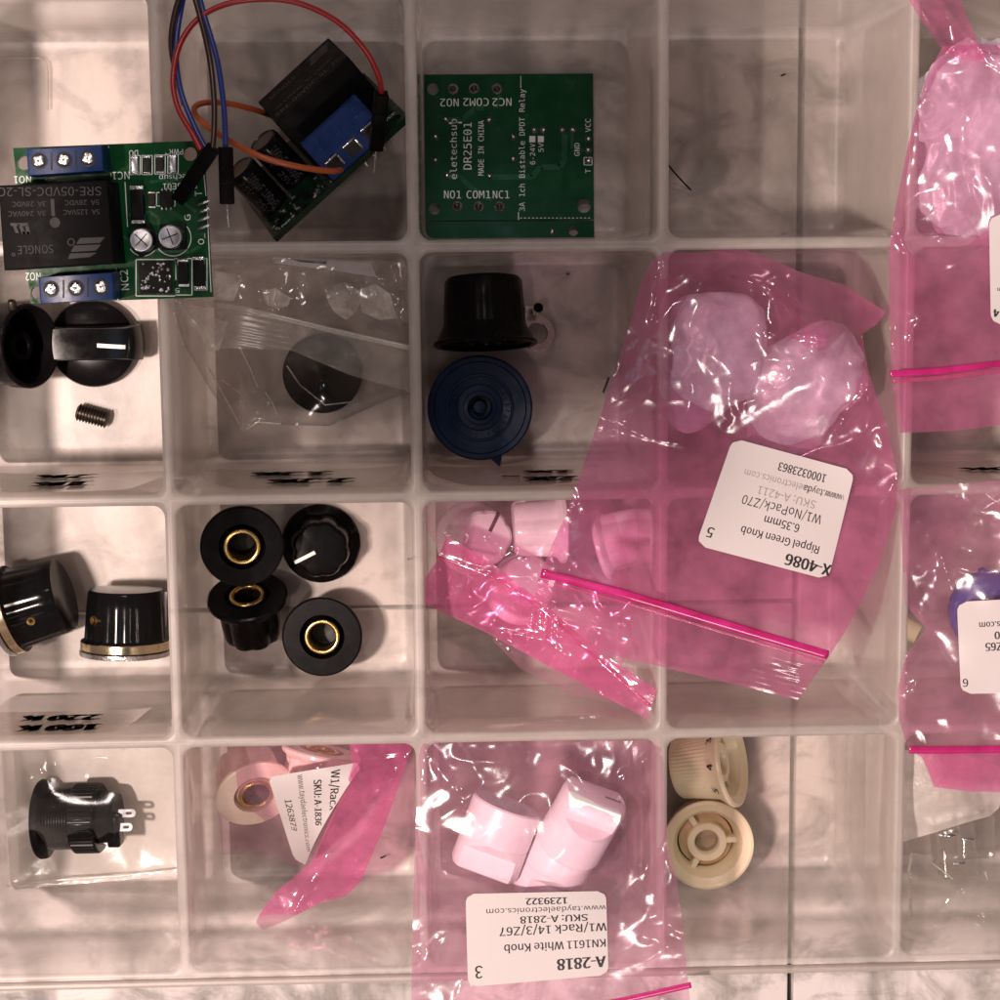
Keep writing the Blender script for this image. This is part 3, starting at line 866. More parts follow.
text_px(q, 'NO2', 449.5, 102.5, 7.6, 180, zs, 18.5, .015); text_px(q, 'COM2', 476, 102, 7.6, 180, zs, 25.5, .015); text_px(q, 'NC2', 502, 102, 7.6, 180, zs, 19, .015)
text_px(q, 'NO1', 452.5, 194.5, 7.6, 0, zs, 17, .015); text_px(q, 'COM1', 478.5, 194.5, 7.6, 0, zs, 24, .015); text_px(q, 'NC1', 501, 194.5, 7.6, 0, zs, 16.5, .015)
text_px(q, 'eletechsup', 453.5, 149, 6.6, 90, zs, 60, .012); strip(q, [(449, 123.3), (462, 122.5)], 1.6, zs)
text_px(q, 'DR25E01', 467.5, 146, 8, 90, zs, 47, .015)
text_px(q, 'MADE IN CHINA', 481, 148, 5.6, 90, zs, 55, .01)
text_px(q, '3A 1ch Bistable DPDT Relay', 522, 150, 5.6, 90, zs, 122, .012)
text_px(q, '6-24V', 532.6, 154, 5, 90, zs, 21, .01); text_px(q, '5V', 541, 147.5, 5, 90, zs, 9, .01)
for x in (532.3, 540.8): q.add([P(x - 3, 136, zs), P(x + 3, 136, zs), P(x + 3, 142.3, zs), P(x - 3, 142.3, zs)], [(0, 1, 2, 3)])
text_px(q, 'VCC', 588, 125.5, 5.2, 90, zs, 13, .015); text_px(q, 'GND', 577, 149.5, 5.2, 90, zs, 13, .015); text_px(q, 'T', 588, 171, 5.2, 90, zs, 4, .02)
strip(q, [(520.8, 76), (520.8, 88)], .7, zs); strip(q, [(518.5, 212), (518.5, 220)], .9, zs)
for k in range(18): strip(q, [(520 + k * 4, 218), (522 + k * 4, 218)], .8, zs)
boxline(q, 584, 157.5, 592, 165, .7, zs); FACE[0] = 'sans'
q.build('silkscreen', M['silk'], t)
q = MB(); zq = z1 + .002
for pts, w in (([(492, 177), (532, 177), (541, 167), (560, 167), (564.5, 160), (564.5, 134)], 5.5), ([(447, 177), (460, 177), (478, 193), (492, 200)], 5), ([(447, 120), (462, 120), (475, 108), (484, 108)], 5.5), ([(572, 134), (572, 150), (584, 150)], 3), ([(500, 95), (496, 108)], 4)):
    q = MB(); strip(q, pts, w, zq); q.build('track', M['trace'], t)

# ------------------------------------------------------------------ tilted module with wires in the dark compartment
th = math.radians(61)
u = Vector((.752, .659, 0)).normalized(); hv = Vector((-u.y, u.x, 0))
vv = hv * math.cos(th) - Vector((0, 0, math.sin(th))); nn = u.cross(vv)
O = P(273, 238, 3.75)
J = Matrix((u, vv, nn)).transposed().to_4x4(); J.translation = O
t = thing('wired_relay_module', 'dark relay module tilted on edge with two upright capacitors and jumper wires', 'circuit board', (O.x, O.y, 0), group='relay circuit boards')
b = MB(); b.plate([(0, 0), (4.6, 0), (4.6, 3.8), (0, 3.8)], [circ(4.35, .3, .13)], -.16, 0, J)
b.build('circuit_board', M['pcb_dark'], t)
b = MB(); b.box(2.5, 1.9, 1.55, J @ Matrix.Translation((3.22, 2.45, .02)), .04); rl = b.build('relay', M['case'], t, smooth=30)
b = MB()
def jl(uo, vo, w0, du, dv):
    return lambda x, y: J @ Vector((uo + du[0] * x + dv[0] * y, vo + du[1] * x + dv[1] * y, w0))
letters(b, 'SRE-05VDC-SL-2C', jl(3.2, 1.85, 1.575, (1, 0), (0, 1)), .2, 2.2)
letters(b, '5A 125VAC  3A 240VAC', jl(3.2, 2.2, 1.575, (1, 0), (0, 1)), .12, 2.0)
letters(b, 'SONGLE', jl(2.7, 2.95, 1.575, (1, 0), (0, 1)), .2, .9)
for k in range(3): b.add([J @ Vector((3.6 + .06 * k, 2.75 + .15 * k, 1.575)), J @ Vector((4.2 + .06 * k, 2.75 + .15 * k, 1.575)), J @ Vector((4.26 + .06 * k, 2.85 + .15 * k, 1.575)), J @ Vector((3.66 + .06 * k, 2.85 + .15 * k, 1.575))], [(0, 1, 2, 3)])
b.build('relay_print', M['dim_print'], rl)
# blue terminal block: low front with three wire openings, sloping shoulder
pr = [(.08, 0), (.08, .58), (.72, 1.0), (.9, 1.0), (.9, 0)]
b = MB(); v = [tuple(J @ Vector((uu, a, w))) for uu in (2.1, 3.95) for a, w in pr]
b.add(v, [(0, 1, 2, 3, 4), (9, 8, 7, 6, 5), (0, 5, 6, 1), (1, 6, 7, 2), (2, 7, 8, 3), (3, 8, 9, 4), (4, 9, 5, 0)])
b.f = [tuple(reversed(f)) for f in b.f]
tb = b.build('terminal_block', M['term_blue'], t)
for k in range(3):
    uu = 2.42 + k * .6
    b = MB(); b.box(.36, .012, .34, J @ Matrix.Translation((uu, .076, .14)), 0); b.build('wire_opening', M['bore'], tb)
    b = MB(); b.box(.38, .03, .05, J @ Matrix.Translation((uu, .065, .475)), .01); b.box(.05, .02, .3, J @ Matrix.Translation((uu + .19, .066, .15)), .005); b.build('clamp', M['steel'], tb, smooth=40)
    sl = Vector((0, .64, .42)).normalized(); sn = Vector((0, -.42, .64)).normalized()
    c = J @ Vector((uu, .45, .822)); q = frame(c, J.to_3x3() @ sn)
    b = MB(); b.lathe([(.15, 0), (.14, .012), (.11, .012), (.10, .002)], 24, q); b.build('screw_ring', M['term_blue'], tb, smooth=40)
# two big electrolytics standing off the board
for (cu, cv) in ((.52, 1.45), (1.42, 1.75)):
    Mx = J @ Matrix.Translation((cu, cv, 0))
    b = MB(); b.lathe([(.43, 0), (.43, .1), (.40, .15), (.43, .2), (.43, 1.28), (.41, 1.36), (.36, 1.39)], 40, Mx); cp = b.build('capacitor', M['black_gloss'], t, smooth=40)
    b = MB(); b.lathe([(.36, 1.385), (.34, 1.36), (0, 1.36)], 40, Mx); b.build('can_top', M['dark_steel'], cp, smooth=40)
    b = MB()
    for s, uo, hh in (('100µF 100µF', .08, .22), ('25V   25V', -.22, .17)):
        a0 = -PI / 2 + uo / .43
        letters(b, s, lambda x, y: Mx @ Vector((.437 * math.cos(a0 + y / .43), .437 * math.sin(a0 + y / .43), .68 - x)), hh, 1.1)
    b.build('print', M['grey_print'], cp)
rnd = random.Random(11)
b = MB(); c_ = MB()
for k in range(15):
    uu = .2 + rnd.random() * 1.8; v0 = .15 + rnd.random() * .7
    b = MB(); b.box(.14, .09, .06, J @ Matrix.Translation((uu, v0, 0)) @ Matrix.Rotation(rnd.choice((0, PI / 2)), 4, 'Z'), .01); b.build('chip', M['chip'], t)
for k in range(26):
    uu = .15 + rnd.random() * 1.9; v0 = .12 + rnd.random() * .8
    c_ = MB(); c_.box(.05, .1, .035, J @ Matrix.Translation((uu, v0, 0)) @ Matrix.Rotation(rnd.choice((0, PI / 2)), 4, 'Z'), .008); c_.build('solder_pad', M['tin'], t)
b = MB(); letters(b, 'VCC', jl(4.25, .62, .006, (1, 0), (0, 1)), .12, .34); letters(b, 'PWR', jl(.5, .12, .006, (1, 0), (0, 1)), .1, .3)
b.build('silkscreen', M['silk'], t)
for k in range(4):
    b = MB(); b.tube([J @ Vector((3.0 + k * .3, .12, -.16)), J @ Vector((3.0 + k * .3, .12, -.34))], .04, 6); b.build('pin', M['tin'], t)

# ------------------------------------------------------------------ jumper wires
def housing(name, a, bb, parent, w=.34, pin=None):
    d = (bb - a)
    b = MB(); Mx = frame(a, d, 0, side=(.2, .1, 1))
    b.box(w * .8, w, d.length, Mx, .03); b.box(w * .3, w * 1.02, d.length * .3, Mx @ Matrix.Translation((.1, 0, d.length * .35)), .01)
    o = b.build(name, M['black_matte'], parent, smooth=40)
    if pin is not None:
        q = MB(); q.tube([bb - d.normalized() * .1, pin], .032, 8); q.build('pin', M['steel'], o, smooth=60)
    return o
def wire(label, mat, pts, ends, r=.068):
    t = thing('jumper_wire', label, 'wire', (P(*pts[0]).x, P(*pts[0]).y, 0), group='coloured jumper wires')
    b = MB(); b.tube(spline([P(*p) for p in pts], 16), r, 12); b.build('insulation', mat, t, smooth=180)
    for a, bb, pin in ends: housing('connector', P(*a), P(*bb), t, pin=P(*pin) if pin else None)
    return t
wire('red jumper wire looping over the tilted module to a black connector', M['wire_red'],
     [(201, 150, 7.7), (193, 135, 7.6), (178, 108, 7.4), (173, 78, 7.2), (181, 42, 7.0), (203, 15, 6.8), (240, 1, 6.6), (290, 1, 6.5), (335, 20, 6.3), (365, 50, 6.0), (379, 78, 5.6), (381.5, 96, 5.2)],
     [((381.5, 93, 5.3), (376, 149, 4.3), (374, 172, 3.9))])
wire('blue jumper wire hanging with its black connector and bare pin beside the board', M['wire_blue_wire'],
     [(208, 152, 7.5), (196, 130, 7.4), (181, 92, 7.2), (176, 55, 6.9), (179, 20, 6.7), (187, -14, 6.6), (196, -12, 6.6), (205, 18, 6.8), (217, 60, 6.9), (223, 100, 6.9), (225, 128, 6.8), (225.5, 150, 6.7)],
     [((225.5, 147, 6.75), (227, 204, 6.6), (228.5, 227, 6.5))])
wire('brown jumper wire ending in a slanted black connector on the relay module', M['wire_brown'],
     [(184, 105, 6.8), (175, 70, 6.8), (171, 40, 6.8), (176, 8, 6.9), (186, -16, 7.0), (192, -10, 7.0), (201, 20, 7.1), (210, 60, 7.2), (214, 100, 7.4), (214, 130, 7.6), (212, 152, 7.7)],
     [((213, 148, 7.75), (178, 200, 7.0), None)])
wire('orange jumper wire running into the blue terminal of the tilted module', M['wire_orange'],
     [(278, 118, 1.4), (252, 109, 2.6), (225, 103, 3.4), (203, 103, 4.0), (194, 109, 4.3), (200, 120, 4.6), (225, 138, 5.0), (262, 157, 5.4), (300, 167, 5.2), (330, 171, 4.7), (341, 170, 4.2)], [], r=.075)

# thin clipped lead lying in the empty compartment
b = MB(); b.tube(spline([P(666, 162, .9), P(674, 172, .5), P(683, 182, .2), (P(691, 190, .04))], 8), .022, 6)
tag(b.build('clipped_lead', M['black_matte'], smooth=60), 'thin black clipped wire lead in the empty top compartment', 'wire')

# ------------------------------------------------------------------ jack in the lower left compartment
def zj(z): return z
Mx = frame(P(40, 819, 1.15), (.995, .03, .09), 0, side=(0, 0, 1))
t = thing('panel_jack', 'black panel jack with knurled nut and two solder lugs, inside a clear bag', 'jack', P(90, 819, 0))
b = MB(); b.lathe([(0, 0), (.7, 0), (1.06, .02), (1.1, .08), (1.08, .22), (.9, .3), (.86, .32)], 64, Mx); b.build('flange', M['black_matte'], t, smooth=40)
b = MB(); pf = [(.84, .3)]
z = .34
while z < 1.05: pf += [(.80, z), (.86, z + .03), (.80, z + .06)]; z += .075
b.lathe(pf + [(.8, 1.1)], 56, Mx); b.build('thread', M['black'], t, smooth=30)
b = MB(); b.lathe([(.6, 1.02), (.93, 1.02), (.97, 1.06), (.97, 1.68), (.92, 1.74), (.6, 1.74)], 192, Mx, lambda a, k: 1 - (.03 * (1 if math.sin(48 * a + .4) > 0 else 0) if k in (2, 3) else 0))
b.build('knurled_nut', M['black'], t, smooth=25)
b = MB(); b.lathe([(.78, 1.7), (.76, 2.1), (.7, 2.2), (0, 2.2)], 8, Mx); b.box(.5, .9, .35, Mx @ Matrix.Translation((.3, .25, 2.0)), .05)
b.build('rear_block', M['black'], t, smooth=30)
for yy, xx, L in ((-.16, .4, .50), (.17, .2, .56)):
    b = MB(); ol = rrect(.22, L, .1, 6); b.plate(ol, [[(p[0], p[1] + L * .16) for p in rrect(.08, .18, .04, 4)]], -.025, .025, Mx @ Matrix.Translation((xx, yy * -1, 2.2 + L / 2)) @ Matrix.Rotation(PI / 2, 4, 'X') @ Matrix.Rotation(1.2, 4, 'Y'))
    b.build('solder_lug', M['alu'], t)

# ------------------------------------------------------------------ bags: sheets of film spanned between traced edges
def pline(pts, n):
    p = np.array(pts, float); d = np.r_[0, np.cumsum(np.hypot(*(p[1:] - p[:-1]).T))]
    s = np.linspace(0, d[-1], n)
    return np.stack([np.interp(s, d, p[:, 0]), np.interp(s, d, p[:, 1])], -1)


def tps(pts):
    p = np.array(pts, float); xy = p[:, :2] / 100; n = len(p)
    def U(r2): return r2 * np.log(r2 + 1e-9)
    K = U(((xy[:, None] - xy[None]) ** 2).sum(-1)) + 2e-3 * np.eye(n)
    A = np.zeros((n + 3, n + 3)); A[:n, :n] = K; A[:n, n] = 1; A[:n, n + 1:] = xy; A[n, :n] = 1; A[n + 1:, :n] = xy.T
    w = np.linalg.solve(A, np.r_[p[:, 2], 0, 0, 0])
    def f(x, y):
        q = np.stack([x, y], -1) / 100
        r2 = ((q[..., None, :] - xy) ** 2).sum(-1)
        return U(r2) @ w[:n] + w[n] + q @ w[n + 1:]
    return f


def dist_poly(x, y, pts):
    best = np.full(np.shape(x), 1e9)
    for (x0, y0), (x1, y1) in zip(pts, pts[1:]):
        dx, dy = x1 - x0, y1 - y0; L = dx * dx + dy * dy + 1e-9
        t = np.clip(((x - x0) * dx + (y - y0) * dy) / L, 0, 1)
        best = np.minimum(best, np.hypot(x - x0 - t * dx, y - y0 - t * dy))
    return best


def surface(zpts, creases=(), amp=.05, scale=45, seed=0, calm=(), fine=.003):
    base = tps(zpts)
    def f(x, y, smooth=False):
        x = np.asarray(x, float); y = np.asarray(y, float)
        z = base(x, y)
        if smooth: return z
        k = np.ones_like(z)
        for cx, cy, r in calm:
            k = k * np.clip((np.hypot(x - cx, y - cy) / r) ** 2 - .35, 0.04, 1)
        if amp:
            fl = x.ravel(), y.ravel(); n1 = np.empty(fl[0].shape)
            for i, (a, b) in enumerate(zip(*fl)):
                wx_ = noise.noise((a / scale * .6, b / scale * .6, seed + 7.3)) * .9
                p = (a / scale + wx_, b / scale * 1.1 - wx_, seed * 3.1)
                q = (a / scale * 2.7 + wx_, b / scale * 2.7, seed * 5.7 + 2)
                n1[i] = (1 - abs(noise.noise(p)) * 2.2) * amp + (1 - abs(noise.noise(q)) * 2.2) * amp * .2 + noise.noise((a / 8, b / 8, seed)) * fine
            z = z + n1.reshape(z.shape) * k
        for pts, h, w in creases:
            d = dist_poly(x, y, pts)
            e = np.exp(-(d / w) ** 1.5)
            if h >= .05:
                sel = np.argwhere(e.ravel() > .03).ravel(); fx, fy = x.ravel(), y.ravel(); g = np.ones(fx.shape)
                for i in sel: g[i] = 1 + .75 * noise.noise((fx[i] / 12, fy[i] / 12, seed + 1.7)) + .35 * noise.noise((fx[i] / 6.5, fy[i] / 6.5, seed))
                e = e * g.reshape(e.shape)
            z = z + h * e * np.maximum(k, .12)
        return z
    return f


def sheet(name, parent, top, bottom, left, right, zf, mat, dz=0.0, res=2.6, edge=0.0, label=None, gap=0.0):
    """Film spanned between four edges; gap pushes its middle away downward (the back sheet of a bag)."""
    Lx = max(np.hypot(*np.diff(np.array(top, float), axis=0).T).sum(), np.hypot(*np.diff(np.array(bottom, float), axis=0).T).sum())
    Ly = max(np.hypot(*np.diff(np.array(left, float), axis=0).T).sum(), np.hypot(*np.diff(np.array(right, float), axis=0).T).sum())
    nu, nv = max(3, int(Lx / res)), max(3, int(Ly / res))
    T, B = pline(top, nu), pline(bottom, nu); Lf, R = pline(left, nv), pline(right, nv)
    u = np.linspace(0, 1, nu)[None, :, None]; v = np.linspace(0, 1, nv)[:, None, None]
    G = (1 - v) * T[None] + v * B[None] + (1 - u) * Lf[:, None] + u * R[:, None] \
        - ((1 - u) * (1 - v) * T[0] + u * (1 - v) * T[-1] + (1 - u) * v * B[0] + u * v * B[-1])
    x, y = G[..., 0], G[..., 1]
    prof = (np.minimum(1, 5 * np.minimum(u, 1 - u)) * np.minimum(1, 5 * np.minimum(v, 1 - v)))[..., 0]
    z = zf(x, y) + dz - gap * np.sqrt(np.maximum(prof, 0))
    V = Pn(x, y, z).reshape(-1, 3)
    idx = np.arange(nu * nv).reshape(nv, nu)
    F = np.stack([idx[1:, :-1], idx[1:, 1:], idx[:-1, 1:], idx[:-1, :-1]], -1).reshape(-1, 4)
    mb = MB(); mb.v = [tuple(p) for p in V]; mb.f = [tuple(int(i) for i in f) for f in F]; mb.mi = [0] * len(mb.f)
    return mb.build(name, mat, parent, smooth=180, label=label)


def under(zb, zfr, d=.07):
    return lambda x, y, smooth=False: np.minimum(zb(x, y, smooth), zfr(x, y, True) - d)


def zipstrip(parent, pts, zf, mat, w=6, dz=.05, name='zip_strip', flat=.35):
    """Thick ridge of the zip closure along a traced line."""
    p = pline(pts, 70); z = zf(p[:, 0], p[:, 1], True) + dz
    c = [Vector(q) for q in Pn(p[:, 0], p[:, 1], z)]
    mb = MB(); mb.tube(c, w / 2 / SC(z.mean()), 10)
    cz = np.mean([q.z for q in c])
    n = len(c)
    vv_ = []
    for i, q in enumerate(mb.v):
        o = c[i // 10]; vv_.append((q[0], q[1], o.z + (q[2] - o.z) * flat))
    mb.v = vv_
    return mb.build(name, mat, parent, smooth=180)


def sticker(parent, corners, zf, lines, r=.10, dz=.085, aspect=None, ang_flip=True, cut=None, n=26, curl=0.0):
    """Paper label draped on the film. lines: (text, u, v, cap height, width, bold), in label units 0..1 read
    from the corner order given (top left, top right, bottom right, bottom left AS READ)."""
    Q = quadpx(corners)
    a = np.array(corners, float)
    W = np.hypot(*(a[1] - a[0])); Hh = np.hypot(*(a[3] - a[0]))
    def pt(uu, vv_, e):
        q = Q(uu, vv_); x, y = q[..., 0], q[..., 1]
        return Pn(x, y, zf(x, y, False) * 0 + zf_l(x, y) + e)
    def zf_l(x, y): return zf(x, y, True)
    # outline with round corners, filled as a grid of rows
    mb = MB(); nv = n; rows = []
    for k in range(nv + 1):
        vv_ = k / nv
        ry = r * W / Hh
        d = 0
        if vv_ < ry: d = r * (1 - math.sqrt(max(0, 1 - ((ry - vv_) / ry) ** 2)))
        elif vv_ > 1 - ry: d = r * (1 - math.sqrt(max(0, 1 - ((vv_ - 1 + ry) / ry) ** 2)))
        u0, u1 = d, 1 - d
        if cut: u0, u1 = cut(vv_, u0, u1)
        rows.append(pt(np.linspace(u0, u1, n + 1), np.full(n + 1, vv_), dz))
    v = np.concatenate(rows); m = n + 1
    f = [(k * m + i, k * m + i + 1, (k + 1) * m + i + 1, (k + 1) * m + i) for k in range(nv) for i in range(n)]
    # thickness
    nb = len(v); v2 = v - np.array([0, 0, .012])
    mb.add([tuple(p) for p in v] + [tuple(p) for p in v2], [tuple(reversed(t)) for t in f] + [tuple(i + nb for i in t) for t in f])
    lb = mb.build('label', M['label'], parent, smooth=180)
    w = MB(); wornb = MB()
    for L in lines:
        s, uu, vv_, h, wd_, bold = L[:6]
        tgt = wornb if len(L) > 6 else w
        def fn(x, y):
            p = pt(np.array(uu + x), np.array(vv_ - y * W / Hh), dz + .006)
            return Vector(p)
        if cut:
            nf = len(tgt.f)
            uvs = []
            def fn2(x, y):
                uvs.append((uu + x, vv_ - y * W / Hh)); return fn(x, y)
            nv0 = len(tgt.v); letters(tgt, s, fn2, h, wd_, bold)
            keep = tgt.f[:nf] + [f_ for f_ in tgt.f[nf:] if all(uvs[i - nv0][0] < cut(uvs[i - nv0][1], 0, 1)[1] - .012 for i in f_)]
            tgt.f = keep; tgt.mi = [0] * len(keep)
        else: letters(tgt, s, fn, h, wd_, bold)
    if w.v: w.build('lettering', M['ink'], lb)
    if wornb.v: wornb.build('worn_lettering', M['ink_worn'], lb)
    return lb


# --- big pink bag with the two wrapped knobs
t = thing('zip_bag', 'large pink zip bag with two wrapped knobs and white label, lying across the dividers', 'plastic bag', P(750, 480, 6.5))
zp = [(664, 252, 6.45), (740, 250, 6.1), (820, 275, 5.8), (886, 310, 5.6), (862, 332, 5.9), (700, 300, 6.9), (716, 345, 7.15), (760, 330, 6.75), (808, 375, 7.1), (840, 350, 6.7), (760, 420, 6.75),
      (640, 300, 6.85), (604, 400, 6.85), (580, 480, 6.85), (560, 525, 6.9), (650, 420, 6.85), (662, 300, 6.75), (660, 480, 6.8), (780, 500, 6.82), (880, 430, 6.75), (898, 490, 6.75), (800, 570, 6.9), (700, 560, 6.95),
      (828, 342, 7.3), (722, 433, 6.62), (868, 382, 7.15), (818, 452, 6.7), (896, 470, 6.95), (870, 514, 6.72), (540, 573, 6.98), (620, 600, 7.1), (720, 630, 6.95), (828, 655, 6.85), (528, 638, 6.95), (650, 660, 7.0), (798, 700, 6.75), (870, 560, 6.75), (664, 640, 7.0)]
cr = [([(728, 426), (745, 402), (760, 398), (792, 368), (828, 342)], .10, 8), ([(868, 380), (848, 410), (838, 428), (826, 442)], .09, 7), ([(896, 478), (884, 500), (876, 510)], .09, 7), ([(760, 330), (785, 334), (825, 338)], .10, 3.5),
      ([(736, 436), (726, 454)], .07, 4), ([(664, 262), (658, 290), (652, 320)], .07, 3.5), ([(598, 415), (650, 438), (700, 448)], .05, 4), ([(700, 284), (715, 272), (735, 262)], .09, 4), ([(730, 276), (790, 292), (840, 330), (868, 340)], .08, 5),
      ([(850, 575), (898, 577)], .07, 3), ([(575, 480), (584, 510)], .08, 3), ([(590, 495), (572, 508)], .05, 3), ([(760, 280), (800, 320), (845, 345), (880, 440)], .06, 6), ([(690, 540), (640, 520), (600, 470)], .03, 8)]
for k in range(7): cr.append(([(536 - k * 1.2, 588 + k * 6.5), (815 - k * 2, 668 + k * 5)], .035, 1.9))
cr += [([(531, 596), (548, 606), (544, 638)], .09, 3), ([(534, 606), (529, 638)], .08, 2.6), ([(558, 618), (556, 645)], .07, 2.5)]
zm = surface(zp, cr, .075, 48, 1.3, calm=[(776, 508, 120), (640, 500, 60), (670, 640, 110)])
top = [(664, 252), (700, 253), (735, 247), (765, 256), (800, 272), (845, 285), (886, 312)]
rgt = [(886, 312), (876, 325), (862, 334), (868, 370), (888, 430), (898, 478), (896, 510), (880, 562), (862, 600), (845, 632), (828, 658), (798, 700)]
lft = [(664, 252), (650, 263), (640, 285), (630, 325), (615, 370), (597, 425), (580, 475), (566, 515), (552, 545), (540, 574), (534, 600), (527, 638)]
bot = [(527, 638), (600, 652), (700, 676), (798, 700)]
sheet('front_sheet', t, top, bot, lft, rgt, zm, M['pink'], res=1.9)
sheet('back_sheet', t, top, bot, lft, rgt, under(surface([(x, y, {(716, 345): 4.7, (808, 375): 4.6, (760, 330): 4.8, (760, 420): 5.6, (840, 350): 5.2, (700, 300): 5.5}.get((x, y), z)) for x, y, z in zp], cr[8:12], .05, 60, 4.4, calm=[(670, 640, 120)]), zm), M['pink'], dz=-.08, res=4)
zipstrip(t, [(541, 573), (620, 593), (730, 626), (828, 655)], zm, M['magenta'], 9.5, .06)
zipstrip(t, [(538, 580), (620, 601), (728, 634), (824, 662)], zm, M['pink_deep'], 3, .04, 'zip_rail')
c5 = [(828, 580), (696, 545), (733, 438), (855, 471)]
sticker(t, c5, zm, [('X-4086', .17, .085, .082, .34, .025), ('Rippel Green Knob', .42, .235, .058, .60, .008), ('5', .93, .14, .075, None, .012), ('6.35mm', .44, .375, .06, .27, .008),
                    ('W1/NoPack/Z70', .47, .50, .066, .62, .006), ('SKU: A-4211', .46, .615, .058, .46, .002, 1), ('www.taydaelectronics.com', .43, .735, .05, .80, .0, 1), ('www.tayda', .2, .735, .05, .3, .0), ('1000323863', .40, .865, .06, .38, .012)], r=.07)
# the two wrapped knobs inside
def lump(name, parent, c, rad, z, mat, seed, n=40, rough=.12, rot=0.0, tail=None, sq=3.0, facets=0):
    """Crumpled closed wrapper: squarish body with creases and an optional flat tail; rad in cm."""
    o = P(c[0], c[1], z); mb = MB(); v = []
    rn = random.Random(seed); planes = []
    for k in range(facets):
        zz_ = 1 - 2 * (k + .5) / facets; a_ = k * 2.39996 + rn.uniform(-.5, .5); q_ = math.sqrt(max(0, 1 - zz_ * zz_))
        planes.append((Vector((q_ * math.cos(a_), q_ * math.sin(a_), zz_)).normalized(), rn.uniform(.80, 1.02)))
    nu, nv = n * 2, n
    for j in range(nv + 1):
        ph = PI * j / nv
        for i in range(nu):
            a = 2 * PI * i / nu
            d = Vector((math.sin(ph) * math.cos(a), math.sin(ph) * math.sin(a), math.cos(ph)))
            k = (abs(d.x) ** sq + abs(d.y) ** sq + abs(d.z) ** sq) ** (-1 / sq)
            rg = 1 - abs(noise.noise(d * 1.7 + Vector((seed, 0, 0)))) * 2
            w_ = noise.noise(d * 1.3 + Vector((seed, 4, 1))) * .8
            rg += 1.1 * (1 - abs(noise.noise(Vector((d.x * 1.1 + w_, d.y * 1.1 - w_, d.z * 1.1)) + Vector((math.atan2(d.y, d.x) * 1.2 * math.sin(ph), seed, w_)))) * 2.4) * math.sin(ph)
            rg2 = 1 - abs(noise.noise(d * 4.1 + Vector((0, seed, 2)))) * 2
            if planes: k = min(h_ / max(1e-3, nrm.dot(d)) for nrm, h_ in planes if nrm.dot(d) > .05)
            k *= 1 + rough * (rg - .4) + rough * .35 * rg2
            p = Vector((d.x * rad[0] * k, d.y * rad[1] * k, d.z * rad[2] * k))
            if tail:
                ta = math.atan2(p.y, p.x) - math.radians(tail[0]); g_ = math.exp(-(math.atan2(math.sin(ta), math.cos(ta)) / tail[2]) ** 2) * math.sin(ph) ** 2
                L = math.hypot(p.x, p.y) or 1
                p.x += p.x / L * tail[1] * g_; p.y += p.y / L * tail[1] * g_; p.z *= 1 - .75 * g_
            v.append(tuple(o + Matrix.Rotation(rot, 3, 'Z') @ p))
    f = [(j * nu + i, (j + 1) * nu + i, (j + 1) * nu + (i + 1) % nu, j * nu + (i + 1) % nu) for j in range(nv) for i in range(nu)]
    mb.add(v, f)
    return mb.build(name, mat, parent, smooth=70)
def wrapped(label, c, z, rad, ax, seed, tail, rot=0):
    t = thing('wrapped_knob', label, 'knob', P(c[0], c[1], z), group='knobs wrapped in milky film')
    b = MB(); Mx = frame(P(c[0], c[1], z) - Vector(ax).normalized() * .67, ax)
    b.lathe([(0, 0), (.74, 0), (.78, .1), (.77, .45), (.68, .55), (.64, 1.15), (.55, 1.3), (0, 1.34)], 72, Mx, lambda a, k: 1 - (.05 * (1 - abs(math.cos(9 * a))) if 3 <= k <= 6 else 0))
    b.build('body', M['greygreen'], t, smooth=35)
    lump('wrapper', t, c, rad, z, M['milky'], seed, n=64, rough=.055, rot=rot, tail=tail, sq=3.4)
    return t
wrapped('wrapped ribbed knob with greenish body, left one in the large pink bag', (716, 345), 5.75, (1.12, 1.22, .9), (.05, .95, .25), 3.1, (250, .9, .5))
wrapped('milky wrapped knob under the long white crease, right one in the large pink bag', (806, 378), 5.7, (1.36, 1.05, .9), (.8, .5, .2), 9.4, (225, 1.0, .6), .5)

# --- folded pink bag in the third row
t = thing('zip_bag', 'crumpled pink zip bag of white knobs, its zip edge folded over diagonally', 'plastic bag', P(530, 600, 4))
zp = [(424, 503, 5.2), (500, 500, 5.4), (600, 500, 5.6), (485, 530, 4.6), (540, 527, 4.9), (520, 575, 4.4), (430, 602, 4.2), (600, 570, 4.6), (540, 650, 4.6), (600, 690, 5.4), (620, 620, 4.9), (640, 520, 5.5)]
zn = surface(zp, [([(447, 537), (520, 560), (580, 620)], .05, 6), ([(486, 540), (500, 560), (512, 552)], .09, 3)], .09, 38, 6.1)
sheet('front_sheet', t, [(423, 503), (500, 500), (610, 499)], [(424, 600), (490, 628), (545, 665), (612, 690)], [(423, 503), (427, 530), (440, 552), (424, 600)], [(610, 499), (628, 560), (632, 640), (612, 690)], zn, M['pink_pale'])
zp2 = [(447, 537, 5.2), (424, 604, 4.7), (533, 596, 5.3), (485, 632, 4.9), (600, 655, 6.1), (545, 660, 5.3), (660, 700, 6.55), (647, 718, 6.5), (480, 590, 5.3)]
zl = [([(438, 556), (500, 580), (545, 612), (640, 700)], .06, 3), ([(500, 633), (545, 640), (565, 655)], .08, 3)] + [([(447 - k, 541 + k * 3), (530, 592 + k * 4), (655 - k, 692 + k * 3)], .018, 1.3) for k in range(5)]
zn2 = surface(zp2, zl, .045, 34, 2.2)
T2 = [(447, 536), (490, 562), (533, 595), (600, 652), (657, 690)]; B2 = [(424, 604), (485, 632), (545, 664), (600, 694), (647, 719)]
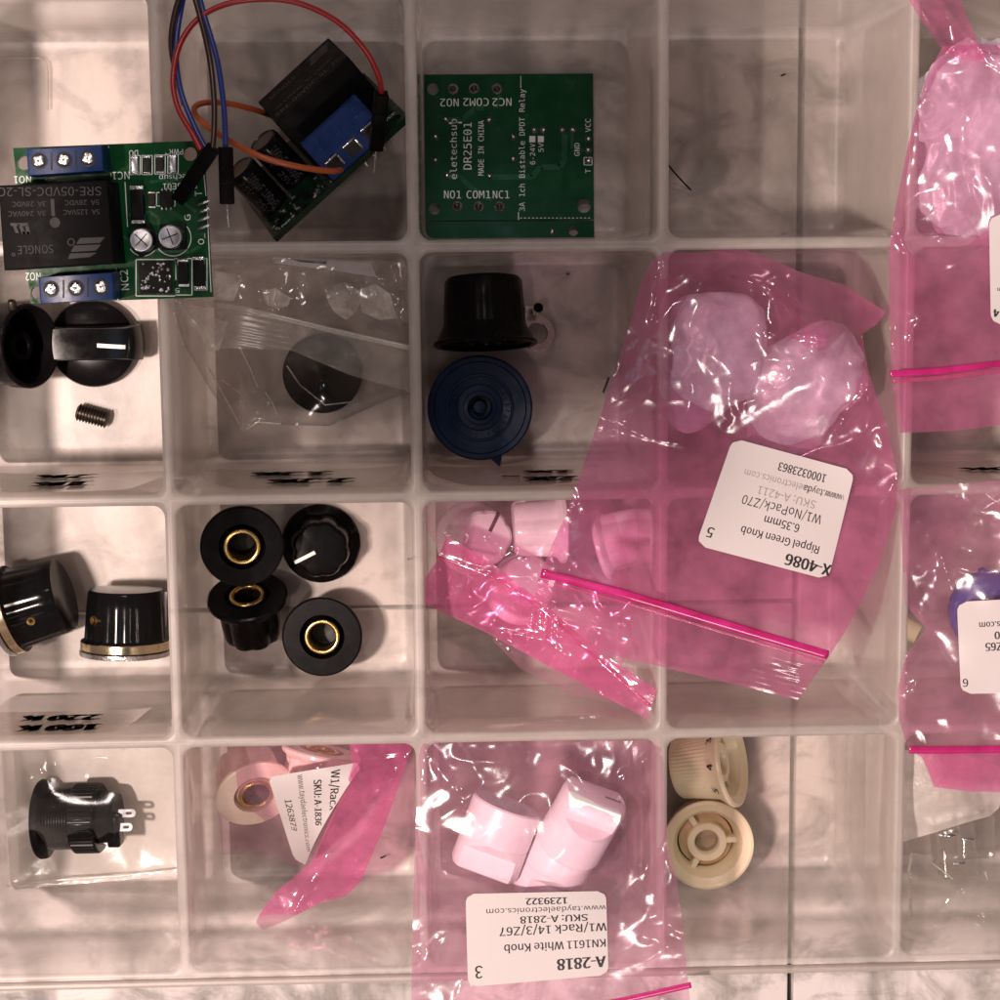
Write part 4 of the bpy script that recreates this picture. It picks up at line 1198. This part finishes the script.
sheet('zip_flap', t, T2, B2, [(447, 536), (436, 562), (424, 580), (424, 604)], [(657, 690), (652, 704), (647, 719)], zn2, M['pink_deep'])
sheet('lining_sheet', t, T2, B2, [(447, 536), (436, 562), (424, 580), (424, 604)], [(657, 690), (652, 704), (647, 719)], surface(zp2, zl[1:2], .05, 40, 8.2), M['pink'], dz=-.12, res=4)
zipstrip(t, [(437, 556), (500, 580), (545, 612), (600, 662), (650, 706)], zn2, M['pink_deep'], 3.2, .06)
sheet('back_sheet', t, [(500, 622), (560, 620), (640, 640)], [(492, 640), (520, 668), (570, 695), (614, 703)], [(500, 622), (492, 640)], [(640, 640), (636, 680), (614, 703)], surface([(500, 622, 4), (640, 640, 4.4), (492, 640, 3.6), (560, 665, 4.2), (614, 703, 4.0), (550, 690, 3.4)], [([(495, 640), (520, 662), (570, 688), (612, 698)], .12, 4)], .03, 40, 3), M['pink_pale'])

# --- pink bag top right
t = thing('zip_bag', 'pink zip bag at the top right with white crumpled wrapping and a twisted corner', 'plastic bag', P(960, 200, 6.5))
zp = [(943, 46, 6.9), (1010, 46, 6.9), (926, 78, 6.8), (908, 145, 6.75), (895, 208, 6.72), (889, 250, 6.75), (891, 375, 6.75), (900, 432, 6.7), (1010, 424, 6.7), (1010, 340, 6.75), (950, 250, 6.8), (965, 120, 7.6), (1010, 150, 7.6), (940, 180, 7.1), (1000, 240, 7.0), (950, 310, 6.75)]
cr = [([(922, 84), (912, 120), (900, 180), (893, 230)], .10, 3.5), ([(895, 210), (900, 240), (906, 248)], .10, 4), ([(985, 40), (992, 58), (1004, 64)], .18, 5), ([(905, 310), (922, 318), (910, 335)], .1, 4), ([(940, 237), (952, 242)], .09, 3), ([(893, 345), (896, 330)], .08, 3), ([(972, 230), (975, 255)], .05, 3)]
for k in range(6): cr.append(([(896, 382 + k * 7.5), (1005, 372 + k * 8)], .035, 2))
zo = surface(zp, cr, .08, 40, 12.5, calm=[(1005, 270, 75), (950, 405, 60)])
lf = [(943, 46), (926, 78), (915, 115), (907, 150), (900, 185), (894, 215), (889, 255), (889, 310), (892, 372), (895, 405), (900, 433)]
rt = [(1012, 46), (1012, 200), (1012, 424)]
sheet('front_sheet', t, [(943, 46), (985, 44), (1012, 46)], [(900, 433), (950, 431), (1012, 424)], lf, rt, zo, M['pink'])
sheet('back_sheet', t, [(943, 46), (985, 44), (1012, 46)], [(900, 433), (950, 431), (1012, 424)], lf, rt, under(surface(zp[:10] + [(965, 130, 4.9), (1010, 150, 4.9), (950, 200, 5.4)] + zp[-2:], (), .05, 50, 3.5), zo), M['pink'], dz=-.1, res=4)
zs_ = surface([(905, -8, 7.2), (957, -8, 7.3), (943, 50, 7.2), (985, 48, 7.5), (930, 20, 7.6)], [([(914, 0), (935, 30), (948, 48)], .1, 4), ([(940, 0), (970, 40)], .06, 5)], .04, 30, 2)
sheet('corner_flap', t, [(904, -8), (958, -8)], [(944, 52), (962, 60), (988, 62)], [(904, -8), (918, 15), (944, 52)], [(958, -8), (966, 15), (988, 62)], zs_, M['pink_deep'])
zipstrip(t, [(890, 374), (940, 371), (1012, 362)], zo, M['magenta'], 7, .06)
zipstrip(t, [(893, 381), (940, 378), (1012, 369)], zo, M['pink_deep'], 5, .05, 'zip_rail')
sticker(t, [(1090, 330), (991, 325), (989, 214), (1090, 214)], zo, [('4', .945, .11, .08, None, .03), ('m', .91, .32, .04, None, .01)], r=.12)
tl_ = thing('wrapped_knob', 'white crumpled film wrapping in the pink bag at the top right', 'knob', P(970, 140, 6.2), group='knobs wrapped in milky film')
lump('wrapper', tl_, (982, 140), (1.45, 1.9, .8), 6.1, M['milky'], 4.7, n=90, rough=.15, tail=(300, .8, .5), sq=2.6)
b = MB(); b.lathe([(0, -.5), (.7, -.5), (.75, .3), (.6, .5), (0, .5)], 40, Matrix.Translation(P(985, 130, 6.2))); b.build('body', M['white'], tl_, smooth=40)

# --- pink bag in the right column, middle
t = thing('zip_bag', 'pink zip bag at the right edge holding a blue knob behind its label', 'plastic bag', P(960, 620, 6))
zp = [(898, 490, 6.75), (1010, 480, 6.7), (903, 560, 6.7), (926, 629, 6.4), (903, 668, 6.7), (894, 700, 6.72), (908, 749, 6.72), (934, 787, 6.6), (1010, 793, 6.6), (1010, 748, 6.68), (985, 600, 7.2), (1010, 650, 7.15), (950, 560, 6.7), (950, 700, 6.75), (960, 520, 6.4)]
cr = [([(941, 555), (946, 572), (952, 592)], .14, 4), ([(905, 606), (926, 628), (940, 660), (960, 685)], .06, 4), ([(926, 629), (905, 665)], .07, 3.5), ([(903, 668), (918, 680), (912, 694)], .10, 3.5), ([(900, 500), (902, 560), (905, 600)], .07, 3), ([(930, 540), (948, 520)], .05, 4), ([(895, 705), (908, 748)], .06, 4)]
for k in range(5): cr.append(([(914 + k * 4, 757 + k * 7), (1010, 756 + k * 8)], .016, 1.6))
zr_ = surface(zp, cr, .085, 44, 20.2, calm=[(995, 645, 80), (975, 770, 50)])
lf = [(898, 490), (901, 530), (903, 575), (905, 604), (926, 629), (906, 655), (897, 690), (899, 720), (908, 749), (922, 758), (928, 770), (934, 787)]
sheet('front_sheet', t, [(898, 490), (950, 484), (1012, 480)], [(934, 787), (970, 792), (1012, 793)], lf, [(1012, 480), (1012, 640), (1012, 793)], zr_, M['pink_pale'])
sheet('back_sheet', t, [(898, 490), (950, 484), (1012, 480)], [(934, 787), (970, 792), (1012, 793)], lf, [(1012, 480), (1012, 640), (1012, 793)], under(surface(zp[:10] + [(985, 605, 5.7), (1010, 640, 5.8)] + zp[-2:], (), .05, 50, 5.5), zr_), M['pink_pale'], dz=-.1, res=4)
zf_ = surface([(908, 749, 6.82), (1010, 748, 6.8), (934, 787, 6.7), (1010, 793, 6.7)], [([(914 + k * 4, 757 + k * 7), (1010, 756 + k * 8)], .02, 1.5) for k in range(5)], 0)
sheet('zip_flap', t, [(908, 748), (950, 748), (1012, 747)], [(934, 787), (970, 791), (1012, 792)], [(908, 748), (922, 757), (928, 770), (934, 787)], [(1012, 747), (1012, 792)], zf_, M['pink_deep'], dz=.02)
zipstrip(t, [(909, 750), (950, 750), (1012, 749)], zf_, M['magenta'], 8, .05)
sticker(t, [(1070, 692), (961, 694), (957, 602), (1070, 596)], zr_, [('6', .955, .12, .075, None, .012), ('W1/Rack 14/3/Z65', .38, .50, .075, .76, .02), ('SKU: A-1850', .40, .62, .07, .55, .02), ('www.taydaelectronics.com', .37, .735, .06, .88, .012)], r=.09, cut=None)
t = thing('blue_knob', 'round blue knob inside the pink bag at the right edge, partly behind the label', 'knob', P(987, 606, 6))
b = MB(); b.lathe([(0, 0), (.95, 0), (1.03, .1), (1.03, .3), (.95, .55), (.8, .68), (.62, .72), (.58, .62), (.4, .6), (0, .6)], 80, Matrix.Translation(P(987, 609, 6.05)), lambda a, k: 1 - (.02 * (1 - abs(math.cos(9 * a))) if 2 <= k <= 4 else 0)); b.build('body', M['blue'], t, smooth=40)
b = MB(); b.box(.16, .18, .3, Matrix.Translation(P(981, 571, 6.1)) @ Matrix.Rotation(.2, 4, 'Z'), .03); b.build('pointer_tip', M['blue'], t, smooth=40)
t = thing('brass_sleeve', 'small cream sleeve with dark bore beside the pink bag pinch', 'sleeve', P(914, 632, 3))
Mx = frame(P(918, 634, 3.2), (.86, -.42, .3))
b = MB(); b.lathe([(.16, 0), (.27, 0), (.28, -.03), (.28, -.55), (.2, -.6), (0, -.6)], 32, Mx); b.build('sleeve', M['cream'], t, smooth=40)
b = MB(); b.lathe([(.16, 0), (.15, .01), (.15, -.3), (0, -.3)], 24, Mx); b.build('bore', M['dark_steel'], t, smooth=40)

# --- clear bag with white knobs, bottom middle
t = thing('zip_bag', 'clear pinkish zip bag with three white knobs, label facing up, bottom middle', 'plastic bag', P(540, 870, 6.5))
zp = [(419, 741, 6.3), (540, 741, 6.2), (662, 741, 6.35), (415, 850, 6.7), (412, 1010, 6.75), (668, 850, 6.72), (690, 1010, 6.75), (495, 835, 7.25), (570, 830, 7.35), (535, 760, 6.5), (460, 780, 6.7), (440, 900, 6.7), (540, 935, 6.95), (640, 900, 6.75), (640, 800, 6.8), (540, 1000, 6.85)]
cr = [([(424, 745), (440, 770), (462, 800)], .09, 5), ([(660, 748), (640, 765), (624, 775)], .10, 4), ([(416, 955), (440, 938), (462, 925)], .12, 5), ([(425, 750), (422, 780)], .08, 3.5), ([(668, 845), (676, 868), (684, 900)], .07, 4), ([(608, 910), (630, 930), (668, 945)], .09, 5), ([(668, 925), (690, 935)], .09, 4), ([(650, 860), (645, 880), (655, 895)], .06, 5), ([(462, 985), (456, 1000)], .08, 3), ([(440, 870), (450, 885)], .06, 4)]
zq_ = surface(zp, cr, .07, 50, 31, calm=[(505, 935, 75), (570, 935, 75)])
lf = [(419, 741), (417, 800), (414, 870), (411, 1010)]; rt = [(662, 741), (664, 790), (668, 845), (677, 880), (684, 940), (691, 1010)]
sheet('front_sheet', t, [(419, 741), (540, 741), (662, 741)], [(411, 1010), (550, 1010), (691, 1010)], lf, rt, zq_, M['blush'])
sheet('back_sheet', t, [(419, 741), (540, 741), (662, 741)], [(411, 1010), (550, 1010), (691, 1010)], lf, rt, under(surface(zp[:7] + zp[-1:] + [(495, 835, 4.9), (570, 830, 4.9), (540, 860, 4.9), (540, 930, 6.2), (540, 780, 5.6)], (), .05, 60, 2.2), zq_), M['blush'], dz=-.1, res=4)
zipstrip(t, [(540, 1014), (620, 1001), (691, 985)], zq_, M['magenta'], 7, .05)
sticker(t, [(608.5, 975), (468, 987), (465.5, 894), (606, 891)], zq_, [('A-2818', .19, .165, .076, .34, .03), ('3', .92, .15, .08, None, .01), ('KN1611 White Knob', .375, .385, .054, .72, .012), ('W1/Rack 14/3/Z67', .385, .575, .055, .76, .012),
       ('SKU: A-2818', .375, .695, .046, .48, .02), ('www.taydaelectronics.com', .43, .80, .036, .85, .005), ('1239322', .425, .9, .044, .29, .03)], r=.06)
def grip(label):
    t = thing('grip_knob', label, 'knob', group='white grip knobs in the clear bag')
    b = MB(); b.lathe([(.5, .05), (.76, .02), (.80, .06), (.805, .12), (.80, .82), (.79, .9)], 64); b.lathe([(.5, .05), (.48, .5), (0, .52)], 40); b.build('base', M['white'], t, smooth=40)
    def sec(hw, R=.795):
        o = []
        for s in (1, -1):
            a1 = math.asin(min(.99, hw / R))
            for k in range(-8, 9):
                a = a1 * k / 8; o.append((s * R * math.cos(a), s * R * math.sin(a)))
        return o
    lv = [(sec(.79), .9), (sec(.70), 1.0), (sec(.52), 1.12), (sec(.5), 1.5), (sec(.44, .74), 1.62), (sec(.34, .62), 1.66)]
    v = [(x, y, z) for o, z in lv for x, y in o]; n = len(lv[0][0]); f = []
    for k in range(len(lv) - 1):
        for i in range(n): j = (i + 1) % n; f.append((k * n + i, k * n + j, (k + 1) * n + j, (k + 1) * n + i))
    f.append(tuple((len(lv) - 1) * n + i for i in range(n)))
    b = MB(); b.add(v, f); b.build('grip', M['white'], t, smooth=40)
    b = MB(); b.add([(.2, -.02, 1.672), (.6, -.02, 1.672), (.6, .02, 1.672), (.2, .02, 1.672)], [(0, 1, 2, 3)]); b.build('pointer_line', M['ink'], t)
    return t
k1 = grip('white grip knob with black pointer line at the upper right, in the clear bag')
place(k1, frame(P(567, 848, 6.15), (.40, .86, .30), 0, side=(.9, -.4, .0)) @ Matrix.Rotation(math.radians(6), 4, 'Z') @ Matrix.Scale(1.08, 4))
k = copy_tree(k1); k['label'] = 'white grip knob lying base to base below the one with the black line'
place(k, frame(P(570, 837, 6.0), (-.42, -.88, .0), 0, side=(.9, -.4, 0)) @ Matrix.Rotation(math.radians(-8), 4, 'Z') @ Matrix.Scale(1.08, 4))
k = copy_tree(k1); k['label'] = 'white grip knob lying apart on the left, in the clear bag'
place(k, frame(P(508, 803, 6.1), (-.34, -.90, .06), 0, side=(.9, -.4, 0)) @ Matrix.Rotation(math.radians(6), 4, 'Z') @ Matrix.Scale(1.12, 4))

# --- folded pink bag in the bottom row with cream knobs
t = thing('zip_bag', 'folded pink bag with pale knobs and a half hidden label, bottom row', 'plastic bag', P(310, 830, 2))
zp = [(222, 746, 2.6), (300, 744, 3.4), (352, 744, 3.6), (222, 855, .35), (265, 853, .4), (310, 868, .5), (250, 790, 2.7), (315, 768, 4.1), (345, 780, 4.0), (325, 815, 3.3), (318, 850, 2.6), (216, 790, 1.6), (230, 830, .8), (290, 830, 1.6)]
zf6 = surface(zp, [([(262, 830), (290, 850), (308, 868)], .08, 4), ([(235, 845), (240, 838), (250, 850)], .06, 4), ([(300, 745), (300, 762)], .08, 5), ([(225, 760), (260, 755), (292, 752)], .06, 4)], .07, 36, 41, calm=[(315, 810, 90)])
sheet('front_sheet', t, [(224, 745), (300, 744), (360, 744)], [(222, 855), (262, 853), (308, 872)], [(224, 745), (216, 775), (218, 815), (222, 855)], [(360, 744), (350, 785), (328, 830), (308, 872)], zf6, M['pink_pale'])
zp2 = [(350, 744, 4.4), (415, 742, 4.9), (345, 787, 3.9), (404, 768, 4.6), (330, 820, 3.3), (385, 822, 3.8), (311, 863, 2.9), (361, 881, 3.2), (276, 892, 2.7), (318, 904, 2.8), (256, 922, 2.9), (262, 930, 2.9), (370, 800, 4.2)]
zf7 = surface(zp2, [([(410, 752), (370, 800), (330, 850), (294, 912)], .14, 4), ([(352, 765), (378, 760), (404, 757)], .07, 3), ([(352, 866), (358, 880)], .05, 5)], .045, 36, 5.1)
T7 = [(349, 743), (380, 742), (415, 741)]; B7 = [(256, 922), (260, 927), (263, 930)]
L7 = [(349, 743), (353, 764), (346, 787), (330, 820), (311, 863), (276, 892), (259, 915), (256, 922)]; R7 = [(415, 741), (405, 768), (386, 822), (361, 881), (346, 896), (318, 904), (283, 922), (263, 930)]
sheet('zip_flap', t, T7, B7, L7, R7, zf7, M['pink_deep'])
sheet('lining_sheet', t, T7, B7, L7, R7, surface(zp2, [([(360, 870), (372, 800), (398, 770)], .1, 10)], .06, 40, 9.1), M['pink'], dz=-.1, res=4)
def cutf(vv_, u0, u1): return u0, max(u0 + .01, min(u1, .05 + vv_ * 1.25))
sticker(t, [(361, 762), (342, 884), (294, 859), (268, 777)], zf6, [('W1/Rack 14/3/Z12', .41, .27, .075, .75, .012), ('SKU: A-1836', .325, .47, .068, .44, .02), ('www.taydaelectronics.com', .43, .655, .055, .80, .004), ('1263878', .46, .845, .065, .35, .01)], r=.05, cut=cutf)
GP = 'pale peach knobs in the folded pink bag'
kp = knob_fluted('fluted_knob', 'pale peach knob with brass bush facing up, left of the slanted label', (M['peach'],), R=1.1, body=.92, Ht=1.35, lobes=10, group=GP, line=False)
place(kp, frame(P(256, 795, 2.1), (-.30, .42, -.84)))
k = copy_tree(kp); k['label'] = 'pale peach knob on its side behind the slanted label'
place(k, frame(P(322, 750, 1.5), (-.2, -.95, .1)))

# --- clear bag with a black knob
t = thing('zip_bag', 'clear zip bag with crinkled glare over a round black knob', 'plastic bag', P(300, 340, 4))
zp = [(176, 262, 6.1), (290, 260, 4.8), (408, 262, 5.2), (174, 310, 6.2), (190, 350, 4.6), (208, 385, 3.4), (243, 433, 2.2), (280, 424, 2.2), (330, 425, 2.3), (378, 400, 2.8), (408, 340, 5.2), (408, 392, 4.6), (300, 320, 4.6), (322, 372, 2.05), (290, 375, 2.6), (352, 378, 2.5), (250, 340, 4.0), (360, 295, 5.0)]
cr = [([(174, 312), (180, 330), (183, 345)], .12, 3), ([(176, 300), (200, 330), (212, 345)], .10, 4), ([(208, 366), (222, 390), (240, 425), (244, 432)], .12, 3), ([(222, 380), (244, 396), (243, 430)], .09, 3), ([(246, 430), (258, 422), (280, 424)], .10, 3), ([(240, 348), (250, 368), (258, 388)], .09, 3), ([(265, 392), (272, 402), (280, 423)], .09, 3),
      ([(262, 296), (272, 292), (286, 300), (276, 308)], .15, 12), ([(325, 290), (330, 310), (345, 318), (352, 290), (362, 288), (375, 292), (390, 300), (398, 320)], .17, 13), ([(345, 285), (356, 310), (372, 300)], .10, 7), ([(190, 275), (212, 280), (240, 275), (236, 300)], .16, 13), ([(285, 365), (300, 385), (325, 405), (350, 402)], .10, 2.6), ([(300, 282), (318, 288)], .08, 3), ([(378, 388), (366, 402)], .06, 4), ([(388, 262), (402, 300)], .09, 3)]
zc = surface(zp, cr, .12, 60, 51, calm=[(322, 372, 62), (260, 370, 40)])
lf = [(176, 262), (174, 300), (180, 338), (196, 365), (210, 390), (225, 412), (243, 433)]; rt = [(409, 262), (409, 300), (409, 345), (409, 392)]
sheet('front_sheet', t, [(176, 262), (290, 258), (409, 262)], [(243, 433), (262, 423), (281, 425), (330, 426), (378, 404), (409, 392)], lf, rt, zc, M['clear'])
sheet('back_sheet', t, [(176, 262), (290, 258), (409, 262)], [(243, 433), (262, 423), (281, 425), (330, 426), (378, 404), (409, 392)], lf, rt, surface(zp, cr[8:11], .09, 40, 61), M['clear'], dz=-.1, res=3.5, gap=1.6)
zz = surface([(178, 300, 6.25), (240, 312, 5.1), (300, 325, 5.0), (410, 346, 5.4), (200, 345, 5.2), (300, 370, 4.6), (410, 392, 5.0)], [([(180 + k, 303 + k * 5), (230, 310 + k * 6), (330, 332 + k * 5), (409, 350 + k * 5.2)], .032, 1.8) for k in range(8)] + [([(196, 325), (214, 345)], .1, 6)], .05, 60, 3.3)
sheet('zip_flap', t, [(176, 299), (240, 306), (330, 328), (410, 345)], [(212, 348), (290, 350), (350, 375), (410, 392)], [(176, 299), (190, 325), (212, 348)], [(410, 345), (410, 392)], zz, M['clear_zip'], dz=.2)
zipstrip(t, [(178, 301), (240, 308), (330, 330), (409, 348)], zz, M['clear_zip'], 6, .24)
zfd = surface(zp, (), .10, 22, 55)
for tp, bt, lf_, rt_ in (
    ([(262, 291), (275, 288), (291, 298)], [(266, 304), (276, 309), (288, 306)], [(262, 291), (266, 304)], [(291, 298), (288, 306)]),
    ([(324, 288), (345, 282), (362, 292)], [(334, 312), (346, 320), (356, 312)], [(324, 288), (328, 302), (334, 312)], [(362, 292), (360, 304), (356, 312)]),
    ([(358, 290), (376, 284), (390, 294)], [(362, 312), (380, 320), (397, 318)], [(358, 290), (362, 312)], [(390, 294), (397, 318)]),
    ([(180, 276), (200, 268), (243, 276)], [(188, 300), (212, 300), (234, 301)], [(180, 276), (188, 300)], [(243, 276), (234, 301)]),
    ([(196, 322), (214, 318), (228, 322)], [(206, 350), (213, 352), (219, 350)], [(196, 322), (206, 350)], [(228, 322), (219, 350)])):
    sheet('fold', t, tp, bt, lf_, rt_, zfd, M['clear_fold'], dz=.22, res=1.6)  # glare patches on the crumpled film, drawn as milky sheets
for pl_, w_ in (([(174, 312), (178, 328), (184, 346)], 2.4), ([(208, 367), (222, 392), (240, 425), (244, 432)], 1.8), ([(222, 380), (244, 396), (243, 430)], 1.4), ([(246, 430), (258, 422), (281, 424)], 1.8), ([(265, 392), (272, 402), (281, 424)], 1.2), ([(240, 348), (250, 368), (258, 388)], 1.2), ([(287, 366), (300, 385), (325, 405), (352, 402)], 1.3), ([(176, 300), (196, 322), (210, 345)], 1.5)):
    zipstrip(t, pl_, zc, M['clear_fold'], w_, .05, 'fold', flat=.6)  # bright crease glints drawn as thin milky strips
b = MB(); pprism(b, [(272, 257), (330, 261), (371, 263), (376.5, 277), (330, 270), (274, 263)], 4.3, 4.32); lb = b.build('label', M['label'], t)
b = MB(); pprism(b, [(288, 258.5), (327, 261), (326, 264), (300, 262)], 4.32, 4.326); b.build('lettering', M['ink'], lb)
t = thing('round_knob', 'round black knob inside the clear zip bag', 'knob', P(322, 375, 0))
b = MB(); b.lathe([(0, 0), (1.0, 0), (1.06, .06), (1.07, .95), (1.05, 1.02), (1.0, 1.05), (.4, 1.06), (0, 1.06)], 72, Matrix.Translation(P(322, 374, 1.4) - Vector((0, 0, 1.1)))); b.build('body', M['black_matte'], t, smooth=40)

# --- clear bag round the jack, white-backed
t = thing('clear_bag', 'clear bag with a white back sheet around the panel jack', 'plastic bag', P(90, 820, 1))
zp = [(2, 747, 3.2), (90, 746, 3.0), (178, 747, 3.4), (4, 890, .7), (178, 875, .9), (40, 820, 2.6), (80, 815, 2.55), (120, 818, 2.2), (150, 820, 1.4), (20, 850, 1.4), (90, 870, 1.0), (165, 800, 2.0), (90, 770, 2.6)]
cr = [([(88, 765), (98, 758), (120, 760)], .12, 3.5), ([(140, 745), (145, 770)], .2, 6), ([(125, 815), (146, 800)], .09, 3), ([(50, 795), (70, 790), (80, 795)], .08, 4), ([(95, 850), (105, 870)], .1, 6), ([(30, 780), (60, 765)], .06, 4), ([(20, 842), (34, 870)], .08, 5)]
zj_ = surface(zp, cr, .10, 42, 71, calm=[(85, 818, 62)])
sheet('front_sheet', t, [(1, 746), (90, 745), (179, 746)], [(4, 892), (90, 884), (179, 876)], [(1, 746), (3, 820), (4, 892)], [(179, 746), (179, 876)], zj_, M['clear'])
sheet('back_sheet', t, [(1, 746), (90, 745), (179, 746)], [(9, 890), (90, 883), (179, 875)], [(1, 746), (6, 820), (9, 890)], [(179, 746), (179, 875)], surface([(1, 746, 1.2), (179, 746, 1.2), (90, 800, .12), (9, 890, .5), (179, 875, .6), (90, 850, .12), (90, 880, .5)], [([(20, 888), (90, 880), (175, 872)], .06, 6)], .03, 50, 8), M['backing'])

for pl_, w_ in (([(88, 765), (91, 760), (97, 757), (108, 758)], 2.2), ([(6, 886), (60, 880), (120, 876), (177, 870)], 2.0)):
    zipstrip(t, pl_, zj_, M['clear_fold'], w_, .05, 'fold', flat=.6)  # glints along the film creases, drawn as milky strips
# --- lower right column: foam sheet and a clear block in a clear bag
t = thing('foam_sheet', 'thin white foam sheet draped below the pink bag, lower right', 'foam sheet', P(950, 800, 5))
zp = [(903, 752, 5.6), (1010, 780, 5.6), (902, 842, 5.2), (998, 812, 5.3), (950, 800, 5.9), (1010, 800, 5.5)]
zfo = surface(zp, [([(930, 825), (980, 812)], .12, 4)], .10, 42, 81, fine=.02)
sheet('sheet', t, [(903, 750), (950, 750), (1010, 770)], [(902, 842), (930, 834), (965, 823), (990, 816), (999, 808)], [(903, 750), (901, 800), (902, 842)], [(1010, 770), (1004, 790), (999, 808)], zfo, M['foam'], res=1.8)
t = thing('clear_bag', 'clear crinkled bag around a clear block, bottom right', 'plastic bag', P(960, 880, 3))
zp = [(908, 842, 4.6), (1010, 815, 4.8), (911, 935, 3.6), (1010, 930, 3.5), (950, 880, 3.9), (980, 870, 4.2), (940, 920, 3.4)]
cr = [([(912, 853), (910, 900), (911, 930)], .14, 3), ([(912, 852), (930, 862), (955, 885)], .12, 4), ([(912, 880), (935, 915), (960, 922)], .10, 5), ([(945, 905), (990, 880)], .09, 5), ([(920, 858), (935, 872), (952, 880)], .09, 5), ([(950, 885), (958, 900), (990, 915)], .08, 4)]
zt_ = surface(zp, cr, .14, 40, 91)
sheet('front_sheet', t, [(908, 842), (950, 830), (1010, 815)], [(911, 936), (950, 928), (1010, 926)], [(908, 842), (909, 890), (911, 936)], [(1010, 815), (1010, 926)], zt_, M['clear'])
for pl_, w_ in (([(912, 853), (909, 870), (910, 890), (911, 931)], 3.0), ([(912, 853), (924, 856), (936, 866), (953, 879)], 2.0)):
    zipstrip(t, pl_, zt_, M['clear_fold'], w_, .05, 'fold', flat=.6)  # bright crease lines painted in as milky film
t = thing('clear_block', 'clear acrylic block with bright edges inside the bag at bottom right', 'block', P(970, 850, 2))
b = MB()
b.box(1.0, 1.5, 1.1, Matrix.Translation(P(959, 852, 3.3) - Vector((0, 0, 1.1))) @ Matrix.Rotation(.12, 4, 'Z'), .06)
b.build('lower_block', M['clear_block'], t, smooth=40)
b = MB(); b.box(.95, 1.2, .9, Matrix.Translation(P(978, 838, 3.6) - Vector((0, 0, .9))) @ Matrix.Rotation(.05, 4, 'Z'), .06); b.build('upper_block', M['clear_block'], t, smooth=40)
b = MB()
for x, y, L, a in ((948, 835, .42, -.08), (968, 839, .33, 0), (959, 863, .34, .06)):
    b = MB(); b.box(L, .07, .04, Matrix.Translation(P(x, y, 3.72)) @ Matrix.Rotation(a, 4, 'Z'), .015); b.build('polished_edge', M['steel'], t, smooth=40)  # short steel bars set on the clear block

# crumbs and clippings on the floors
rnd = random.Random(5)
for x, y, L, a in ((383, 857, .16, .4), (357, 879, .24, -.3), (606, 385, .45, 1.2), (568, 274, .09, 0), (783, 75, .12, .4), (784, 234, .13, .2), (410, 559, .12, 0)):
    b = MB(); b.tube([P(x, y, .05) + Vector((math.cos(a), math.sin(a), 0)) * L * s for s in (-.5, 0, .5)], .028, 6)
    o = b.build('crumb', M['dark_steel'], smooth=60)
    lab = {383: 'tiny dark crumb right of the folded pink bag', 357: 'dark sliver below the crumb right of the folded pink bag', 606: 'dark scratch-like sliver right of the skirted knobs', 568: 'tiny dark crumb above the metal ring lug', 783: 'dark crumb left of the long seam, in the empty top compartment', 784: 'dark crumb near the lower divider of the empty top compartment', 410: 'tiny dark crumb right of the fluted knobs'}[x]
    tag(o, lab, 'crumb', 'crumbs in the compartments')

# ------------------------------------------------------------------ light
# unseen slab added on the left to shade the middle of the upper rows
t = thing('phone', 'dark phone held above the left side of the box, screen up', 'phone', (-9.9, -.2, 40))
Mx = Matrix.Translation((-9.9, -.2, 40)) @ Matrix.Rotation(math.radians(4), 4, 'Z')
b = MB(); b.box(7.2, 15.2, .8, Mx, .18); b.build('body', M['black_matte'], t, smooth=40)
b = MB(); b.box(6.7, 14.4, .02, Mx @ Matrix.Translation((0, 0, .8)), 0); b.build('screen', M['black_gloss'], t)
b = MB()
b.box(1.6, 3.4, .14, Mx @ Matrix.Translation((2.2, 5.2, -.14)), .05); b.build('camera_bump', M['black_gloss'], t, smooth=40)

def area(name, loc, target, size, energy, color, shape='DISK', sy=None):
    l = bpy.data.lights.new(name, 'AREA'); l.shape = shape; l.size = size; l.energy = energy; l.color = color
    if sy: l.size_y = sy
    o = bpy.data.objects.new(name, l); COL.objects.link(o); o.location = loc
    o.rotation_euler = (Vector(target) - Vector(loc)).to_track_quat('-Z', 'Y').to_euler()
    return o
KEY, FILL, COOL, AMB = 88000, 27000, 380, .085
area('key_lamp', (-24.5, -9, 73), (5, -7, 0), 4.5, KEY, (1, .80, .71))
area('room_lamp', (26, -75, 95), (9, -12, 0), 16, FILL, (1, .84, .78))  # added soft fill to brighten the lower rows
area('ceiling_lamp', (-12, -17, 92), (8, -8, 0), 3, 4500, (1, .81, .73))  # added small lamp, placed for glints on the bag film
area('window_lamp', (2, 52, 85), (8, -8, 0), 10, 22000, (1, .85, .80))  # added fill from the far side to brighten the walls facing it
area('cool_lamp', (9.5, -5, 62), (9.5, -5, 0), 5, COOL, (.55, .78, 1.0), 'RECTANGLE', 14)
w = bpy.data.worlds.new('World'); sc.world = w; w.use_nodes = True
bg = w.node_tree.nodes['Background']; bg.inputs[0].default_value = (1, .86, .81, 1); bg.inputs[1].default_value = AMB

sc.render.engine = 'CYCLES'
cy = sc.cycles
cy.max_bounces = 12; cy.transparent_max_bounces = 32; cy.diffuse_bounces = 3; cy.glossy_bounces = 4; cy.transmission_bounces = 8
cy.use_denoising = True; cy.sample_clamp_indirect = 6; cy.caustics_reflective = False; cy.caustics_refractive = False
vs = sc.view_settings
vs.view_transform = 'Standard'; vs.look = 'None'; vs.exposure = 0; vs.gamma = 1; vs.use_curve_mapping = False
